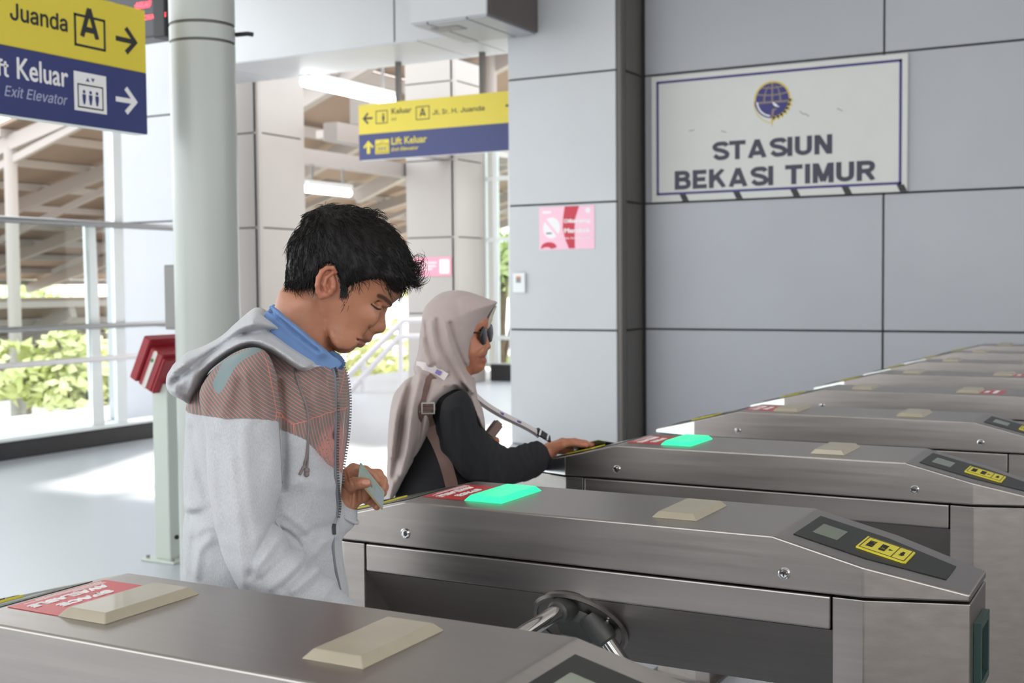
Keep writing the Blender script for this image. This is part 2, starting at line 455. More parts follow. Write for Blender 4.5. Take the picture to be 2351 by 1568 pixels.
def make_gate():
    t = thing('turnstile_gate')
    zb = .923
    xs = [-.738, -.567, -.403, .403, .567, .738]
    bm = loft_sections([[(x, -hw(x), zb), (x, hw(x), zb), (x, hw(x), ztop(x)), (x, -hw(x), ztop(x))] for x in xs])
    bev_sharp(bm, .0038, 8, 3)
    cover = obj('cover', bm, MT['steel'], t)
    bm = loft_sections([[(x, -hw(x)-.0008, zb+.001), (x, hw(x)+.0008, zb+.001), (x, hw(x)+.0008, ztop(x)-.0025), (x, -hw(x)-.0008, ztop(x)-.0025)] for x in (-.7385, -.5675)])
    obj('end_glare', bm, MT['steel_glare'], t, label='left end facets in lighter steel, outdoor glare put into the colour')  # left facets only: lighter steel puts the outdoor glare into the colour
    # end pedestals
    for s in (-1, 1):
        st = [.511*s, .567*s, .738*s]
        bm = loft_sections([[(x, -hw(x)+.004, 0), (x, hw(x)-.004, 0), (x, hw(x)-.004, .9185), (x, -hw(x)+.004, .9185)] for x in st])
        bev_sharp(bm, .002, 12)
        ped = obj('pedestal', bm, MT['steel'], t)
        # ticket slot with its green frame
        m = plane_frame((s*.7385, 0, 0), (0, s, 0), (0, 0, 1))
        bm = bmesh.new()
        y0, y1, z0, z1 = -.056, .056, .752, .876
        yi0, yi1, zi0, zi1 = -.04, .04, .768, .862
        for q in (((y0, z0), (y1, z0), (yi1, zi0), (yi0, zi0)), ((y1, z0), (y1, z1), (yi1, zi1), (yi1, zi0)),
                  ((y1, z1), (y0, z1), (yi0, zi1), (yi1, zi1)), ((y0, z1), (y0, z0), (yi0, zi0), (yi0, zi1))):
            flat(bm, m, q, .012)
        sf = obj('slot_frame', bm, mat_green_frame, ped)
        obj('slot', flat(bmesh.new(), m, [(yi0, zi0), (yi1, zi0), (yi1, zi1), (yi0, zi1)], .003), MT['black_print'], ped)
        obj('base_plate', box((s*.62-.135, -.16, 0), (s*.62+.135, .16, .012), .002), MT['steel_dark'], t)
    # long side rails and the folded body between the pedestals
    for s in (-1, 1):
        bm = box((-.508, min(s*.128, s*.1505), .858), (.508, max(s*.128, s*.1505), .9192), .004, 3)
        obj('side_rail', bm, MT['steel'], t)
    bm = bmesh.new()
    prism(bm, [(-.146, .857), (.146, .857), (.012, .700), (-.012, .700)], -.511, .511, lambda y, z, w: (w, y, z))
    obj('body', bm, MT['steel_dark'], t)
    bm = box((-.5, -.11, .858), (.5, .11, .921))
    obj('inner_case', bm, MT['joint'], t)
    # arm hub with three arms on the near side, lying in the inclined face
    nrm = Vector((0, -.762, -.648)).normalized()
    cen = Vector((-.018, -.088, .790))
    hm = plane_frame(cen, Vector((1, 0, 0)), nrm.cross(Vector((1, 0, 0))))
    hub = obj('arm_hub', lathe(bmesh.new(), [(.104, .0), (.104, .006), (.099, .011), (.092, .009), (.09, .006), (.03, .006)], 48, lambda x, y, z: hm @ Vector((x, y, z))), MT['steel_dark'], t, smooth=True, angle=30)
    obj('hub_boss', lathe(bmesh.new(), [(.055, .004), (.05, .014), (.04, .024), (.02, .026)], 32, lambda x, y, z: hm @ Vector((x, y, z))), MT['dark_metal'], hub, smooth=True, angle=30)
    for d, off in (((0, -1, -.04), (-.010, -.040, .056)), ((.66, -.06, -.75), (.050, -.004, .014)), ((-.68, -.06, -.73), (-.03, .03, -.03))):
        d = Vector(d).normalized()
        st = cen + nrm*.022 + Vector(off)
        arm = obj('arm', tube(bmesh.new(), [st, st+d*.40, st+d*.425, st+d*.432], [.0165, .0165, .014, .006], 20), MT['chrome'], t, smooth=True, angle=30)
        obj('arm_socket', tube(bmesh.new(), [st-d*.03, st+d*.012, st+d*.03, st+d*.034], [.027, .026, .0225, .0185], 20), MT['dark_metal'], arm, smooth=True, angle=30)
    bm = bmesh.new()
    for k in range(5):
        a = 2*math.pi*k/5+.4
        p = hm @ Vector((.078*math.cos(a), .078*math.sin(a), .007))
        tube(bm, [p, p+nrm*.004], .0045, 8)
    obj('screw', bm, MT['chrome'], hub, kind='stuff')
    # key locks
    for s in (-1, 1):
        for lx in (-.401, .425):
            f = lambda x, y, z, a=lx, b=s: (a+x, b*(.1535+z), .952+y)
            lk = obj('lock', lathe(bmesh.new(), [(.0115, 0), (.0112, .003), (.009, .0045), (.0085, .003), (.0065, .003), (.006, .005), (.003, .0053)], 20, f), MT['chrome'], t, smooth=True, angle=30)
            obj('keyhole', box((lx-.0012, min(s*.158, s*.1592), .948), (lx+.0012, max(s*.158, s*.1592), .956)), MT['black_print'], lk)
    # lamp lenses on the top
    for lx in (-.248, .185):
        bm = loft_sections([[(lx-.047, -.0865, TOP), (lx+.047, -.0865, TOP), (lx+.047, .1005, TOP), (lx-.047, .1005, TOP)],
                            [(lx-.036, -.075, TOP+.012), (lx+.036, -.075, TOP+.012), (lx+.036, .089, TOP+.012), (lx-.036, .089, TOP+.012)]])
        bev_sharp(bm, .0015, 10)
        obj('lamp_lens', bm, MT['cream_lens'], t)
    # reader plates on both sloping ends
    for s in (-1, 1):
        m = slope_m(s)
        pl = obj('reader_plate', flat(bmesh.new(), m, [(.024, -.098), (.16, -.098), (.297, -.056), (.297, .056), (.16, .098), (.024, .098)], .0012), MT['black_glass'], t)
        obj('display', flat(bmesh.new(), m, [(.045, -.043), (.093, -.043), (.093, .043), (.045, .043)], .0018), MT['lcd'], pl)
        bm = bmesh.new(); bm.free()
        bm = prism(bmesh.new(), [(.130, -.05), (.216, -.05), (.222, -.044), (.222, .044), (.216, .05), (.130, .05)], .0012, .0045, lambda u, v, w: m @ Vector((u, v, w)))
        obj('tap_sticker', bm, MT['yellow_print'], pl)
        m2 = m @ Matrix.Translation((0, 0, .0047))
        bm = bmesh.new()
        for q in (((.134, -.046), (.218, -.046), (.218, -.0445), (.134, -.0445)), ((.134, .0445), (.218, .0445), (.218, .046), (.134, .046)),
                  ((.134, -.046), (.1353, -.046), (.1353, .046), (.134, .046)), ((.2167, -.046), (.218, -.046), (.218, .046), (.2167, .046)),
                  ((.193, -.046), (.1942, -.046), (.1942, .046), (.193, .046)), ((.181, -.006), (.181, .006), (.188, 0))):
            flat(bm, m2, q, .0006)
        for body, sz, u in (('TEMPEL', .0225, .1535), ('DI SINI', .0225, .1765), ('Tap Here', .0125, .2085)):
            mm = m2 @ plane_frame((u, 0, 0), (0, 1, 0), (-1, 0, 0))
            tb = text_bm(body, sz, mm, xs=.82, bold=.0002, align='CENTER', depth=.0004)
            me = bpy.data.meshes.new('t'); tb.to_mesh(me); tb.free(); bm.from_mesh(me); bpy.data.meshes.remove(me)
        obj('sticker_print', bm, MT['black_print'], pl, kind='stuff')
    return t

mat_green_frame = mat('dark_green_frame', srgb(40, 66, 62), .4)

def notice(gate, x0, x1, flip=False):
    """red sticker with white lettering lying on the cover beside a lamp"""
    m = Matrix.Translation((0, 0, TOP+.0003))
    st = obj('notice_sticker', flat(bmesh.new(), m, [(x0, -.085), (x1, -.085), (x1, .098), (x0, .098)], .0006), MT['red_print'], gate)
    bm = bmesh.new()
    def add(b):
        me = bpy.data.meshes.new('t'); b.to_mesh(me); b.free(); bm.from_mesh(me); bpy.data.meshes.remove(me)
    w = x1-x0
    s = -1 if not flip else 1
    mm = lambda u, v: Matrix.Translation((0, 0, TOP+.001)) @ plane_frame((u, v, 0), (0, s, 0), (-s, 0, 0))
    if not flip:
        add(text_bm('SPACE', .030, mm(x0+.058, .052), bold=.0012, depth=.0003, width=.10))
        add(text_bm('AVAILABLE', .030, mm(x0+.026, .072), bold=.0012, depth=.0003, width=.145))
        for i, (u, a, b) in enumerate(((.05, .085, -.04), (.10, .085, -.065), (.15, .085, .02), (.92, .085, .03), (.95, .06, -.03))):
            flat(bm, Matrix.Translation((0, 0, TOP+.001)), [(x0+w*u, b), (x0+w*u+.0022, b), (x0+w*u+.0022, a), (x0+w*u, a)], .0003)
    else:
        add(text_bm('SPACE', .030, mm(x0+.045, -.05), bold=.0016, depth=.0003, width=.10))
        add(text_bm('AVAILABLE', .030, mm(x0+.080, -.065), bold=.0016, depth=.0003, width=.145))
    obj('notice_print', bm, MT['white_print'], st, kind='stuff')

g0 = make_gate()
DX = [0, .04, .08, .10, .14, .155, .18, .20, .235]
GY = [1.274, 2.325, 3.362, 4.40, 5.43, 6.465, 7.50, 8.535, 9.55]
LAB = ['steel turnstile gate nearest of all, with two unlit cream lamps and a red sticker',
       'steel turnstile gate with a glowing green lamp, right in front of the hoodie man',
       'steel turnstile gate with a glowing green lamp, under the headscarf woman\'s hand',
       'unlit steel turnstile gate directly behind the gate the woman touches',
       'fifth steel turnstile gate of the row, red sticker on its right half',
       'sixth steel turnstile gate of the row counted from the nearest',
       'third steel turnstile gate from the far wall',
       'second steel turnstile gate from the far wall',
       'last steel turnstile gate of the row, next to the far clad wall']
gates = []
for k in range(9):
    p = (-1.088+DX[k], GY[k], 0)
    if k == 0:
        g = g0; g.location = p; tag(g, LAB[0], 'turnstile', 'turnstile gates in a row')
    else:
        g = dup(g0, p); g['label'] = LAB[k]; g['category'] = 'turnstile'; g['group'] = 'turnstile gates in a row'
    gates.append(g)
for k, g in enumerate(gates):
    if k in (0, 1, 2, 3): notice(g, -.400, -.292)
    if k in (4, 5): notice(g, .215, .32, True)
    if k in (1, 2):
        lens = [c for c in g.children if c.name.startswith('lamp_lens')]
        lens.sort(key=lambda o: sum(v.co.x for v in o.data.vertices)/len(o.data.vertices))
        me = lens[0].data.copy(); me.materials[0] = MT['green_lens']; lens[0].data = me; lens[0]['label'] = 'glowing green lamp lens'
# ================================================================== figure modelling tools
class Fig:
    """upright local frame of a standing figure: u to its front, v away from the gates' near side, z up"""
    def __init__(s, px, y):
        p = W(px, 700, Y=y); s.o = np.array([p.x, p.y])
        d = np.array([p.x, p.y]); s.v = d/np.linalg.norm(d); s.u = np.array([s.v[1], -s.v[0]])
        s.ang = math.atan2(s.u[1], s.u[0])
    def __call__(s, x, y, v=0.0):
        d = (x-1175.5)/FPX*CR - (y-784)/FPX*CU + CF
        t = (v + s.o @ s.v)/(d[:2] @ s.v)
        p = d*t
        return np.array([(p[:2]-s.o) @ s.u, v, p[2]+EYE])
    def uz(s, pts, v=0.0):
        return np.array([s(x, y, v)[[0, 2]] for x, y in pts])
    def chain(s, pts):
        """pts (x, y, v, radius)"""
        return [(s(x, y, v), r) for x, y, v, r in pts]

def crom(P, n=4, closed=True):
    P = np.asarray(P, float); m = len(P); out = []
    for i in range(m if closed else m-1):
        g = (lambda k: P[k % m]) if closed else (lambda k: P[min(max(k, 0), m-1)])
        a, b, c, d = g(i-1), g(i), g(i+1), g(i+2)
        for k in range(n):
            t = k/n
            out.append(.5*((2*b)+(c-a)*t+(2*a-5*b+4*c-d)*t*t+(3*b-a-3*c+d)*t**3))
    if not closed: out.append(P[-1])
    return np.array(out)

class Grid:
    def __init__(s, lo, hi, h):
        s.lo = np.array(lo, float); s.h = h
        s.n = np.ceil((np.array(hi)-s.lo)/h).astype(int)+1
        s.u, s.v, s.z = [(s.lo[i]+h*np.arange(s.n[i])).astype(np.float32) for i in range(3)]
        s.U2, s.Z2 = np.meshgrid(s.u, s.z, indexing='ij')
        s.U = s.u[:, None, None]; s.V = s.v[None, :, None]; s.Z = s.z[None, None, :]

def seg_d(U, Z, a, b):
    ab = b-a; L = ab @ ab + 1e-12
    t = np.clip(((U-a[0])*ab[0]+(Z-a[1])*ab[1])/L, 0, 1)
    return np.hypot(U-a[0]-t*ab[0], Z-a[1]-t*ab[1])

def poly_sd(P, U, Z):
    """signed distance, positive inside"""
    d = np.full(U.shape, 9., np.float32); ins = np.zeros(U.shape, bool)
    m = len(P)
    for i in range(m):
        a, b = P[i], P[(i+1) % m]
        d = np.minimum(d, seg_d(U, Z, a, b))
        c = (a[1] > Z) != (b[1] > Z)
        with np.errstate(divide='ignore', invalid='ignore'):
            xi = a[0]+(Z-a[1])*(b[0]-a[0])/(b[1]-a[1] if b[1] != a[1] else 1e-9)
        ins ^= c & (U < xi)
    return np.where(ins, d, -d).astype(np.float32)

def line_d(P, U, Z):
    d = np.full(U.shape, 9., np.float32)
    for a, b in zip(P, P[1:]): d = np.minimum(d, seg_d(U, Z, a, b))
    return d

def inflate(g, d2, R, Wd, v0=0.0):
    """solid whose outline in the u-z plane is the polygon of d2, rounded to half thickness Wd"""
    a = np.maximum(R-d2, 0)[:, None, :].astype(np.float32)
    Wd3 = Wd[:, None, :] if isinstance(Wd, np.ndarray) else Wd
    v03 = v0[:, None, :] if isinstance(v0, np.ndarray) else v0
    R3 = R[:, None, :] if isinstance(R, np.ndarray) else R
    vv = (g.V-v03)*(R3/Wd3)
    return (np.sqrt(vv*vv+a*a)-R3).astype(np.float32)

def smin(a, b, k):
    h = np.maximum(k-np.abs(a-b), 0)/k
    return np.minimum(a, b)-h*h*k*.25
def smax(a, b, k): return -smin(-a, -b, k)

def capsule(g, chain, F=None, k=.006):
    """round-cone chain joined into field F"""
    for (p, r0), (q, r1) in zip(chain, chain[1:]):
        lo = np.minimum(p, q)-max(r0, r1)-3*k-.004; hi = np.maximum(p, q)+max(r0, r1)+3*k+.004
        i0 = np.clip(((lo-g.lo)/g.h).astype(int), 0, g.n-1); i1 = np.clip(((hi-g.lo)/g.h).astype(int)+1, 1, g.n)
        sl = tuple(slice(a, b) for a, b in zip(i0, i1))
        U = g.U[sl[0]]; V = g.V[:, sl[1]]; Z = g.Z[:, :, sl[2]]
        ab = q-p; L = ab @ ab+1e-12
        t = np.clip(((U-p[0])*ab[0]+(V-p[1])*ab[1]+(Z-p[2])*ab[2])/L, 0, 1)
        d = np.sqrt((U-p[0]-t*ab[0])**2+(V-p[1]-t*ab[1])**2+(Z-p[2]-t*ab[2])**2)-(r0+(r1-r0)*t)
        F[sl] = smin(F[sl], d.astype(np.float32), k)
    return F

def ell(g, c, r, F, k=.006, sub=False, rot=None):
    """ellipsoid joined to (or cut from) F; rot turns it about the v axis"""
    m = max(r)+3*k
    i0 = np.clip(((c-m-g.lo)/g.h).astype(int), 0, g.n-1); i1 = np.clip(((c+m-g.lo)/g.h).astype(int)+1, 1, g.n)
    sl = tuple(slice(a, b) for a, b in zip(i0, i1))
    U = g.U[sl[0]]-c[0]; V = g.V[:, sl[1]]-c[1]; Z = g.Z[:, :, sl[2]]-c[2]
    if rot:
        cs, sn = math.cos(rot), math.sin(rot); U, Z = U*cs+Z*sn, Z*cs-U*sn
    q = np.sqrt((U/r[0])**2+(V/r[1])**2+(Z/r[2])**2)
    d = ((q-1)*min(r)).astype(np.float32)
    F[sl] = smax(F[sl], -d, k) if sub else smin(F[sl], d, k)
    return F

_lat = np.random.RandomState(3).rand(32, 32, 32).astype(np.float32)*2-1
def vnoise(g, freq, seed=0, F=None):
    ax = []
    for a, s in ((g.u, 1.3), (g.v, 4.7), (g.z, 9.1)):
        f = freq if not isinstance(freq, (tuple, list)) else freq[len(ax)]
        x = a*f+s+seed*3.77; i = np.floor(x).astype(int); t = x-i; t = t*t*(3-2*t)
        ax.append((i % 32, (i+1) % 32, t.astype(np.float32)))
    (a0, a1, ta), (b0, b1, tb), (c0, c1, tc) = ax
    L = _lat
    L = L[a0]*(1-ta)[:, None, None]+L[a1]*ta[:, None, None]
    L = L[:, b0]*(1-tb)[None, :, None]+L[:, b1]*tb[None, :, None]
    return L[:, :, c0]*(1-tc)+L[:, :, c1]*tc

def folds(fig, g, items, v=0.0):
    """items (points, width mm, height mm): ridges (+) and creases (-) as a field over u-z"""
    D = np.zeros(g.U2.shape, np.float32)
    for pts, w, a in items:
        P = crom(fig.uz(pts, v), 5, False)
        D += a*.001*np.exp(-(line_d(P, g.U2, g.Z2)/(w*.001))**2)
    return D

def nets(F, g):
    s = F < 0
    n0, n1, n2 = F.shape
    c = np.zeros((n0-1, n1-1, n2-1), np.int8)
    for i in (0, 1):
        for j in (0, 1):
            for k in (0, 1): c += s[i:n0-1+i, j:n1-1+j, k:n2-1+k]
    I, J, K = np.nonzero((c > 0) & (c < 8))
    idx = np.full(c.shape, -1, np.int32); idx[I, J, K] = np.arange(len(I))
    pos = np.zeros((len(I), 3)); cnt = np.zeros(len(I))
    cor = [(i, j, k) for i in (0, 1) for j in (0, 1) for k in (0, 1)]
    for a in cor:
        for ax in range(3):
            if a[ax]: continue
            b = list(a); b[ax] = 1
            fa = F[I+a[0], J+a[1], K+a[2]]; fb = F[I+b[0], J+b[1], K+b[2]]
            m = (fa < 0) != (fb < 0)
            t = np.where(m, fa/np.where(m, fa-fb, 1), 0)
            q = np.tile(np.array(a, float), (len(I), 1)); q[:, ax] += t
            pos[m] += q[m]; cnt[m] += 1
    pos = pos/cnt[:, None]+np.stack([I, J, K], 1)
    V = g.lo+pos*g.h
    quads = []
    for ax in range(3):
        o1, o2 = (ax+1) % 3, (ax+2) % 3
        sl0 = [slice(None)]*3; sl1 = [slice(None)]*3
        sl0[ax] = slice(0, -1); sl1[ax] = slice(1, None)
        a = s[tuple(sl0)]; b = s[tuple(sl1)]
        E = np.stack(np.nonzero(a != b), 1)
        ok = (E[:, o1] >= 1) & (E[:, o2] >= 1) & (E[:, o1] < F.shape[o1]-1) & (E[:, o2] < F.shape[o2]-1)
        E = E[ok]; ins = a[tuple(E.T)]
        q = []
        for d1, d2 in ((-1, -1), (0, -1), (0, 0), (-1, 0)):
            e = E.copy(); e[:, o1] += d1; e[:, o2] += d2
            q.append(idx[tuple(e.T)])
        q = np.stack(q, 1); q[~ins] = q[~ins][:, ::-1]
        quads.append(q)
    return V, np.concatenate(quads)

def np_mesh(name, V, Q, attrs=None):
    me = bpy.data.meshes.new(name)
    me.vertices.add(len(V)); me.vertices.foreach_set('co', np.asarray(V, np.float32).ravel())
    k = Q.shape[1]
    me.loops.add(len(Q)*k); me.loops.foreach_set('vertex_index', Q.astype(np.int32).ravel())
    me.polygons.add(len(Q)); me.polygons.foreach_set('loop_start', np.arange(len(Q), dtype=np.int32)*k)
    for an, av in (attrs or {}).items():
        me.attributes.new(an, 'FLOAT', 'POINT').data.foreach_set('value', np.asarray(av, np.float32))
    me.update(calc_edges=True); me.validate()
    me.shade_smooth()
    return me

def keep_largest(V, Q):
    return V, Q

def relax(V, Q, n=1, lam=.5):
    for _ in range(n):
        acc = np.zeros_like(V); cnt = np.zeros(len(V))
        for a, b in ((0, 1), (1, 2), (2, 3), (3, 0)):
            np.add.at(acc, Q[:, a], V[Q[:, b]]); np.add.at(acc, Q[:, b], V[Q[:, a]])
            np.add.at(cnt, Q[:, a], 1); np.add.at(cnt, Q[:, b], 1)
        V = V+lam*(acc/np.maximum(cnt, 1)[:, None]-V)
    return V

def front(F, g, u, z):
    """v of the near surface at u, z"""
    i = int(round((u-g.lo[0])/g.h)); k = int(round((z-g.lo[2])/g.h))
    col = F[np.clip(i, 0, g.n[0]-1), :, np.clip(k, 0, g.n[2]-1)]
    j = np.argmax(col < 0)
    return float(g.v[j]) if col[j] < 0 else None

def split_mesh(V, Q, m, attrs):
    """two meshes: faces wholly inside mask m and the rest"""
    out = []
    fm = m[Q].all(1)
    for sel in (fm, ~fm):
        q = Q[sel]; used = np.unique(q); mp = np.full(len(V), -1); mp[used] = np.arange(len(used))
        out.append((V[used], mp[q], {k: np.asarray(a)[used] for k, a in attrs.items()}))
    return out

def attr_mat(name, base, layers, rough=.6, bump=.0, bscale=300, sss=0.0, sheen=0.0, var=0.0, vscale=60, extra=None, spec=None, stretch=None, soft=.0008):
    """material with areas bounded by signed-distance attributes: layers (attribute, colour)"""
    m = mat(name, base, rough, bump=bump, bscale=bscale, sss=sss, sheen=sheen, var=var, vscale=vscale, spec=spec, stretch=stretch)
    nt = m.node_tree; n = nt.nodes; l = nt.links; p = n['Principled BSDF']
    if p.inputs['Base Color'].is_linked: cur = p.inputs['Base Color'].links[0].from_socket
    else:
        rgb = n.new('ShaderNodeRGB'); rgb.outputs[0].default_value = tuple(base) if len(base) == 4 else tuple(base)+(1,); cur = rgb.outputs[0]
    for at, col, sf, amt in layers:
        a = n.new('ShaderNodeAttribute'); a.attribute_name = at
        mr = n.new('ShaderNodeMapRange'); mr.inputs['From Min'].default_value = -sf; mr.inputs['From Max'].default_value = sf
        mr.inputs['To Max'].default_value = amt; mr.interpolation_type = 'SMOOTHSTEP'
        l.new(a.outputs['Fac'], mr.inputs['Value'])
        mx = n.new('ShaderNodeMix'); mx.data_type = 'RGBA'
        l.new(mr.outputs[0], mx.inputs['Factor']); l.new(cur, mx.inputs['A'])
        if callable(col): l.new(col(nt), mx.inputs['B'])
        else: mx.inputs['B'].default_value = tuple(col) if len(col) == 4 else tuple(col)+(1,)
        cur = mx.outputs['Result']
    l.new(cur, p.inputs['Base Color'])
    return m
# ================================================================== signs and fittings
def merge(bm, b):
    me = bpy.data.meshes.new('t'); b.to_mesh(me); b.free(); bm.from_mesh(me); bpy.data.meshes.remove(me)
    return bm

# ---- station name board on the back wall
P0 = W(1497, 463, Y=YW-.055); P1 = W(2081, 442, Y=YW-.055); P2 = W(1497, 180, Y=YW-.055); P3 = W(2087, 119, Y=YW-.055)
sx0, sx1 = P0.x, (P1.x+P3.x)/2; sz0 = (P0.z+P1.z)/2; sz1 = (P2.z+P3.z)/2
sw, sh = sx1-sx0, sz1-sz0
sb = thing('station_sign', 'white station name board with globe emblem and dark lettering on the clad wall', 'sign', (sx0, YW-.03, sz0))
obj('board', box((0, -.035, 0), (sw, 0, sh), .004), MT['sign_white'], sb)
sm = plane_frame((0, -.0352, 0), (1, 0, 0), (0, 0, 1))
def px2(x, y):
    p = W(x, y, Y=YW-.065)
    return (p.x-sx0, p.z-sz0)
bm = bmesh.new()
b0, b1, t_ = .055, .055, .022
for q in (((.05, .06), (sw-.045, .06), (sw-.045, .06+t_), (.05, .06+t_)), ((.05, sh-.045-t_), (sw-.045, sh-.045-t_), (sw-.045, sh-.045), (.05, sh-.045)),
          ((.05, .06), (.05+t_, .06), (.05+t_, sh-.045), (.05, sh-.045)), ((sw-.045-t_, .06), (sw-.045, .06), (sw-.045, sh-.045), (sw-.045-t_, sh-.045))):
    flat(bm, sm, q, .0015)
obj('border_line', bm, MT['navy_dark'], sb)
GL = {  # stroke skeletons on a unit cell: polylines, with the letter's width
    'S': (.80, [[(.78, .74), (.70, .86), (.52, .88), (.30, .86), (.16, .74), (.22, .60), (.45, .53), (.66, .45), (.80, .33), (.74, .17), (.55, .12), (.34, .13), (.15, .28)]]),
    'T': (.84, [[(0, .88), (.84, .88)], [(.42, .88), (.42, 0)]]),
    'A': (.96, [[(.12, 0), (.48, 1)], [(.84, 0), (.48, 1)], [(.26, .27), (.70, .27)]]),
    'I': (.27, [[(.135, 0), (.135, 1)]]),
    'U': (.84, [[(.13, 1), (.13, .36), (.20, .19), (.42, .12), (.64, .19), (.71, .36), (.71, 1)]]),
    'N': (.86, [[(.13, 0), (.13, 1)], [(.17, .93), (.69, .07)], [(.73, 0), (.73, 1)]]),
    'B': (.84, [[(.13, 0), (.13, 1)], [(.13, .88), (.52, .88), (.66, .80), (.66, .66), (.52, .55), (.13, .54)], [(.13, .12), (.54, .12), (.71, .20), (.71, .40), (.55, .53)]]),
    'E': (.74, [[(.13, 0), (.13, 1)], [(.13, .88), (.72, .88)], [(.13, .5), (.66, .5)], [(.13, .12), (.74, .12)]]),
    'K': (.90, [[(.13, 0), (.13, 1)], [(.16, .40), (.72, 1)], [(.40, .58), (.78, 0)]]),
    'M': (1.0, [[(.13, 0), (.13, 1)], [(.18, .95), (.5, .08)], [(.82, .95), (.5, .08)], [(.87, 0), (.87, 1)]]),
    'R': (.90, [[(.13, 0), (.13, 1)], [(.13, .88), (.55, .88), (.70, .80), (.70, .62), (.55, .50), (.13, .48)], [(.46, .48), (.76, 0)]])}
def letter(ch, m, x, y, w, h, wt=.25):
    wid, strokes = GL[ch]
    bm = bmesh.new(); sx = w/wid
    for j, L in enumerate(strokes):
        curved = len(L) > 2
        P = crom(np.array(L), 3, False) if curved else np.array(L)
        n_ = len(P)
        ed = []
        for i in range(n_):
            d = P[min(i+1, n_-1)]-P[max(i-1, 0)]; d = d/np.linalg.norm(d); nn = np.array([-d[1], d[0]])
            k = wt/2 if abs(d[0]) < .5 else wt*.46
            if abs(d[0]) > .25 and abs(d[1]) > .25 and not curved: k = wt/2
            ed.append((P[i]+nn*k, P[i]-nn*k))
        zz_ = .0015+.00015*j
        f = lambda q, z: bm.verts.new(m @ Vector((x+q[0]*sx, y+min(max(q[1], 0), 1)*h, z)))
        top = [(f(a_, zz_), f(b_, zz_)) for a_, b_ in ed]
        for p_, q_ in zip(top, top[1:]): bm.faces.new((p_[0], p_[1], q_[1], q_[0]))
    bm.normal_update()
    return bm
for word, c0, c1, ct in (('STASIUN', (1634, 369), (1911, 353), (1634, 326)), ('BEKASI TIMUR', (1549, 436), (2012, 414), (1549, 393))):
    a = px2(*c0); b = px2(*c1); t_ = px2(*ct)
    hgt = t_[1]-a[1]; gap = .10; sp = .46
    tot = sum((GL[c][0]+gap) if c != ' ' else sp for c in word)-gap
    k = (b[0]-a[0])/tot; x = a[0]
    for c in word:
        if c == ' ': x += sp*k; continue
        obj('letter', letter(c, sm, x, (a[1]+b[1])/2, GL[c][0]*k, hgt), MT['ink'], sb); x += (GL[c][0]+gap)*k
# emblem: globe, gear rim, bird
ec = px2(1773, 229); er = .158
em = thing('x'); bpy.data.objects.remove(em)
e0 = sm @ Matrix.Translation((ec[0], ec[1], 0))
eo = obj('emblem', flat(bmesh.new(), e0, ring_pts(0, 0, er, 48), .0012), MT['navy_dark'], sb)
bm = flat_ring(bmesh.new(), e0, 0, 0, er-.012, er+.004, R_(-2), R_(182), 36, h=.0018)
for k in range(7):
    a = R_(-84+13*k)
    flat(bm, e0, [((er-.02)*math.cos(a+s*j), (er-.02+i)*math.sin(a+s*j)) if False else ((er-.01+i)*math.cos(a+j), (er-.01+i)*math.sin(a+j)) for i, j in ((0, -.075), (.034, -.055), (.034, .055), (0, .075))], .0018)
flat_ring(bm, e0, 0, 0, er-.012, er+.008, R_(-92), R_(0), 20, h=.0018)
flat_ring(bm, e0, .02, -.02, er+.018, er+.026, R_(178), R_(262), 20, h=.0018)
flat(bm, e0, [(-.012, -er-.005), (.0, -er-.085), (.012, -er-.005)], .0018)
obj('gear_rim', bm, MT['gold'], eo)
bm = bmesh.new()
for rx in (.052,):
    for a0, a1 in ((R_(2), R_(178)),):
        n = 20
        for sgn in (-1, 1):
            for k in range(n):
                q0 = math.pi/2*k/n; q1 = math.pi/2*(k+1)/n
                for_ = [(sgn*(rx+.026)*math.cos(q0), -.012+(er-.01)*math.sin(q0)), (sgn*(rx+.026)*math.cos(q1), -.012+(er-.01)*math.sin(q1)),
                        (sgn*(rx+.012)*math.cos(q1), -.012+(er-.01)*math.sin(q1)), (sgn*(rx+.012)*math.cos(q0), -.012+(er-.01)*math.sin(q0))]
                flat(bm, e0, for_, .0016)
flat(bm, e0, [(-.007, -.02), (.007, -.02), (.007, er-.012), (-.007, er-.012)], .0016)
flat(bm, e0, [(-er+.008, -.028), (er-.008, -.028), (er-.008, -.012), (-er+.008, -.012)], .0017)
for yy, hwid, sag in ((.052, er*.93, .018), (.108, er*.70, .012)):
    for k in range(14):
        u0 = -1+2*k/14; u1 = -1+2*(k+1)/14
        f = lambda u: yy - sag*(1-u*u)
        flat(bm, e0, [(u0*hwid, f(u0)), (u1*hwid, f(u1)), (u1*hwid, f(u1)+.012), (u0*hwid, f(u0)+.012)], .0015)
bm2 = bm
flat(bm2, e0, [(-.006, -.15), (.012, -.15), (.014, -.10), (.045, -.075), (.0, -.08), (-.006, -.11)], .0018)
obj('globe_lines', bm, MT['taupe'], eo)
bm = flat(bmesh.new(), e0, [(.0, -.02), (.018, -.026), (.04, -.045), (.066, -.068), (.03, -.06), (.012, -.045)], .002)
flat_ring(bm, e0, 0, -.005, er-.03, er-.018, R_(183), R_(262), 18, h=.0019)
obj('bird', bm, MT['white_print'], eo)
bm = bmesh.new()
for x in (.30, .80, 1.31, 1.75, 2.2):
    if x < sw-.05: flat(bm, sm, [(x, .0), (x+.06, .0), (x+.03, .06), (x-.03, .06)], .0012)
obj('worn_patch', bm, MT['black_print'], sb, kind='stuff')
bm = bmesh.new()
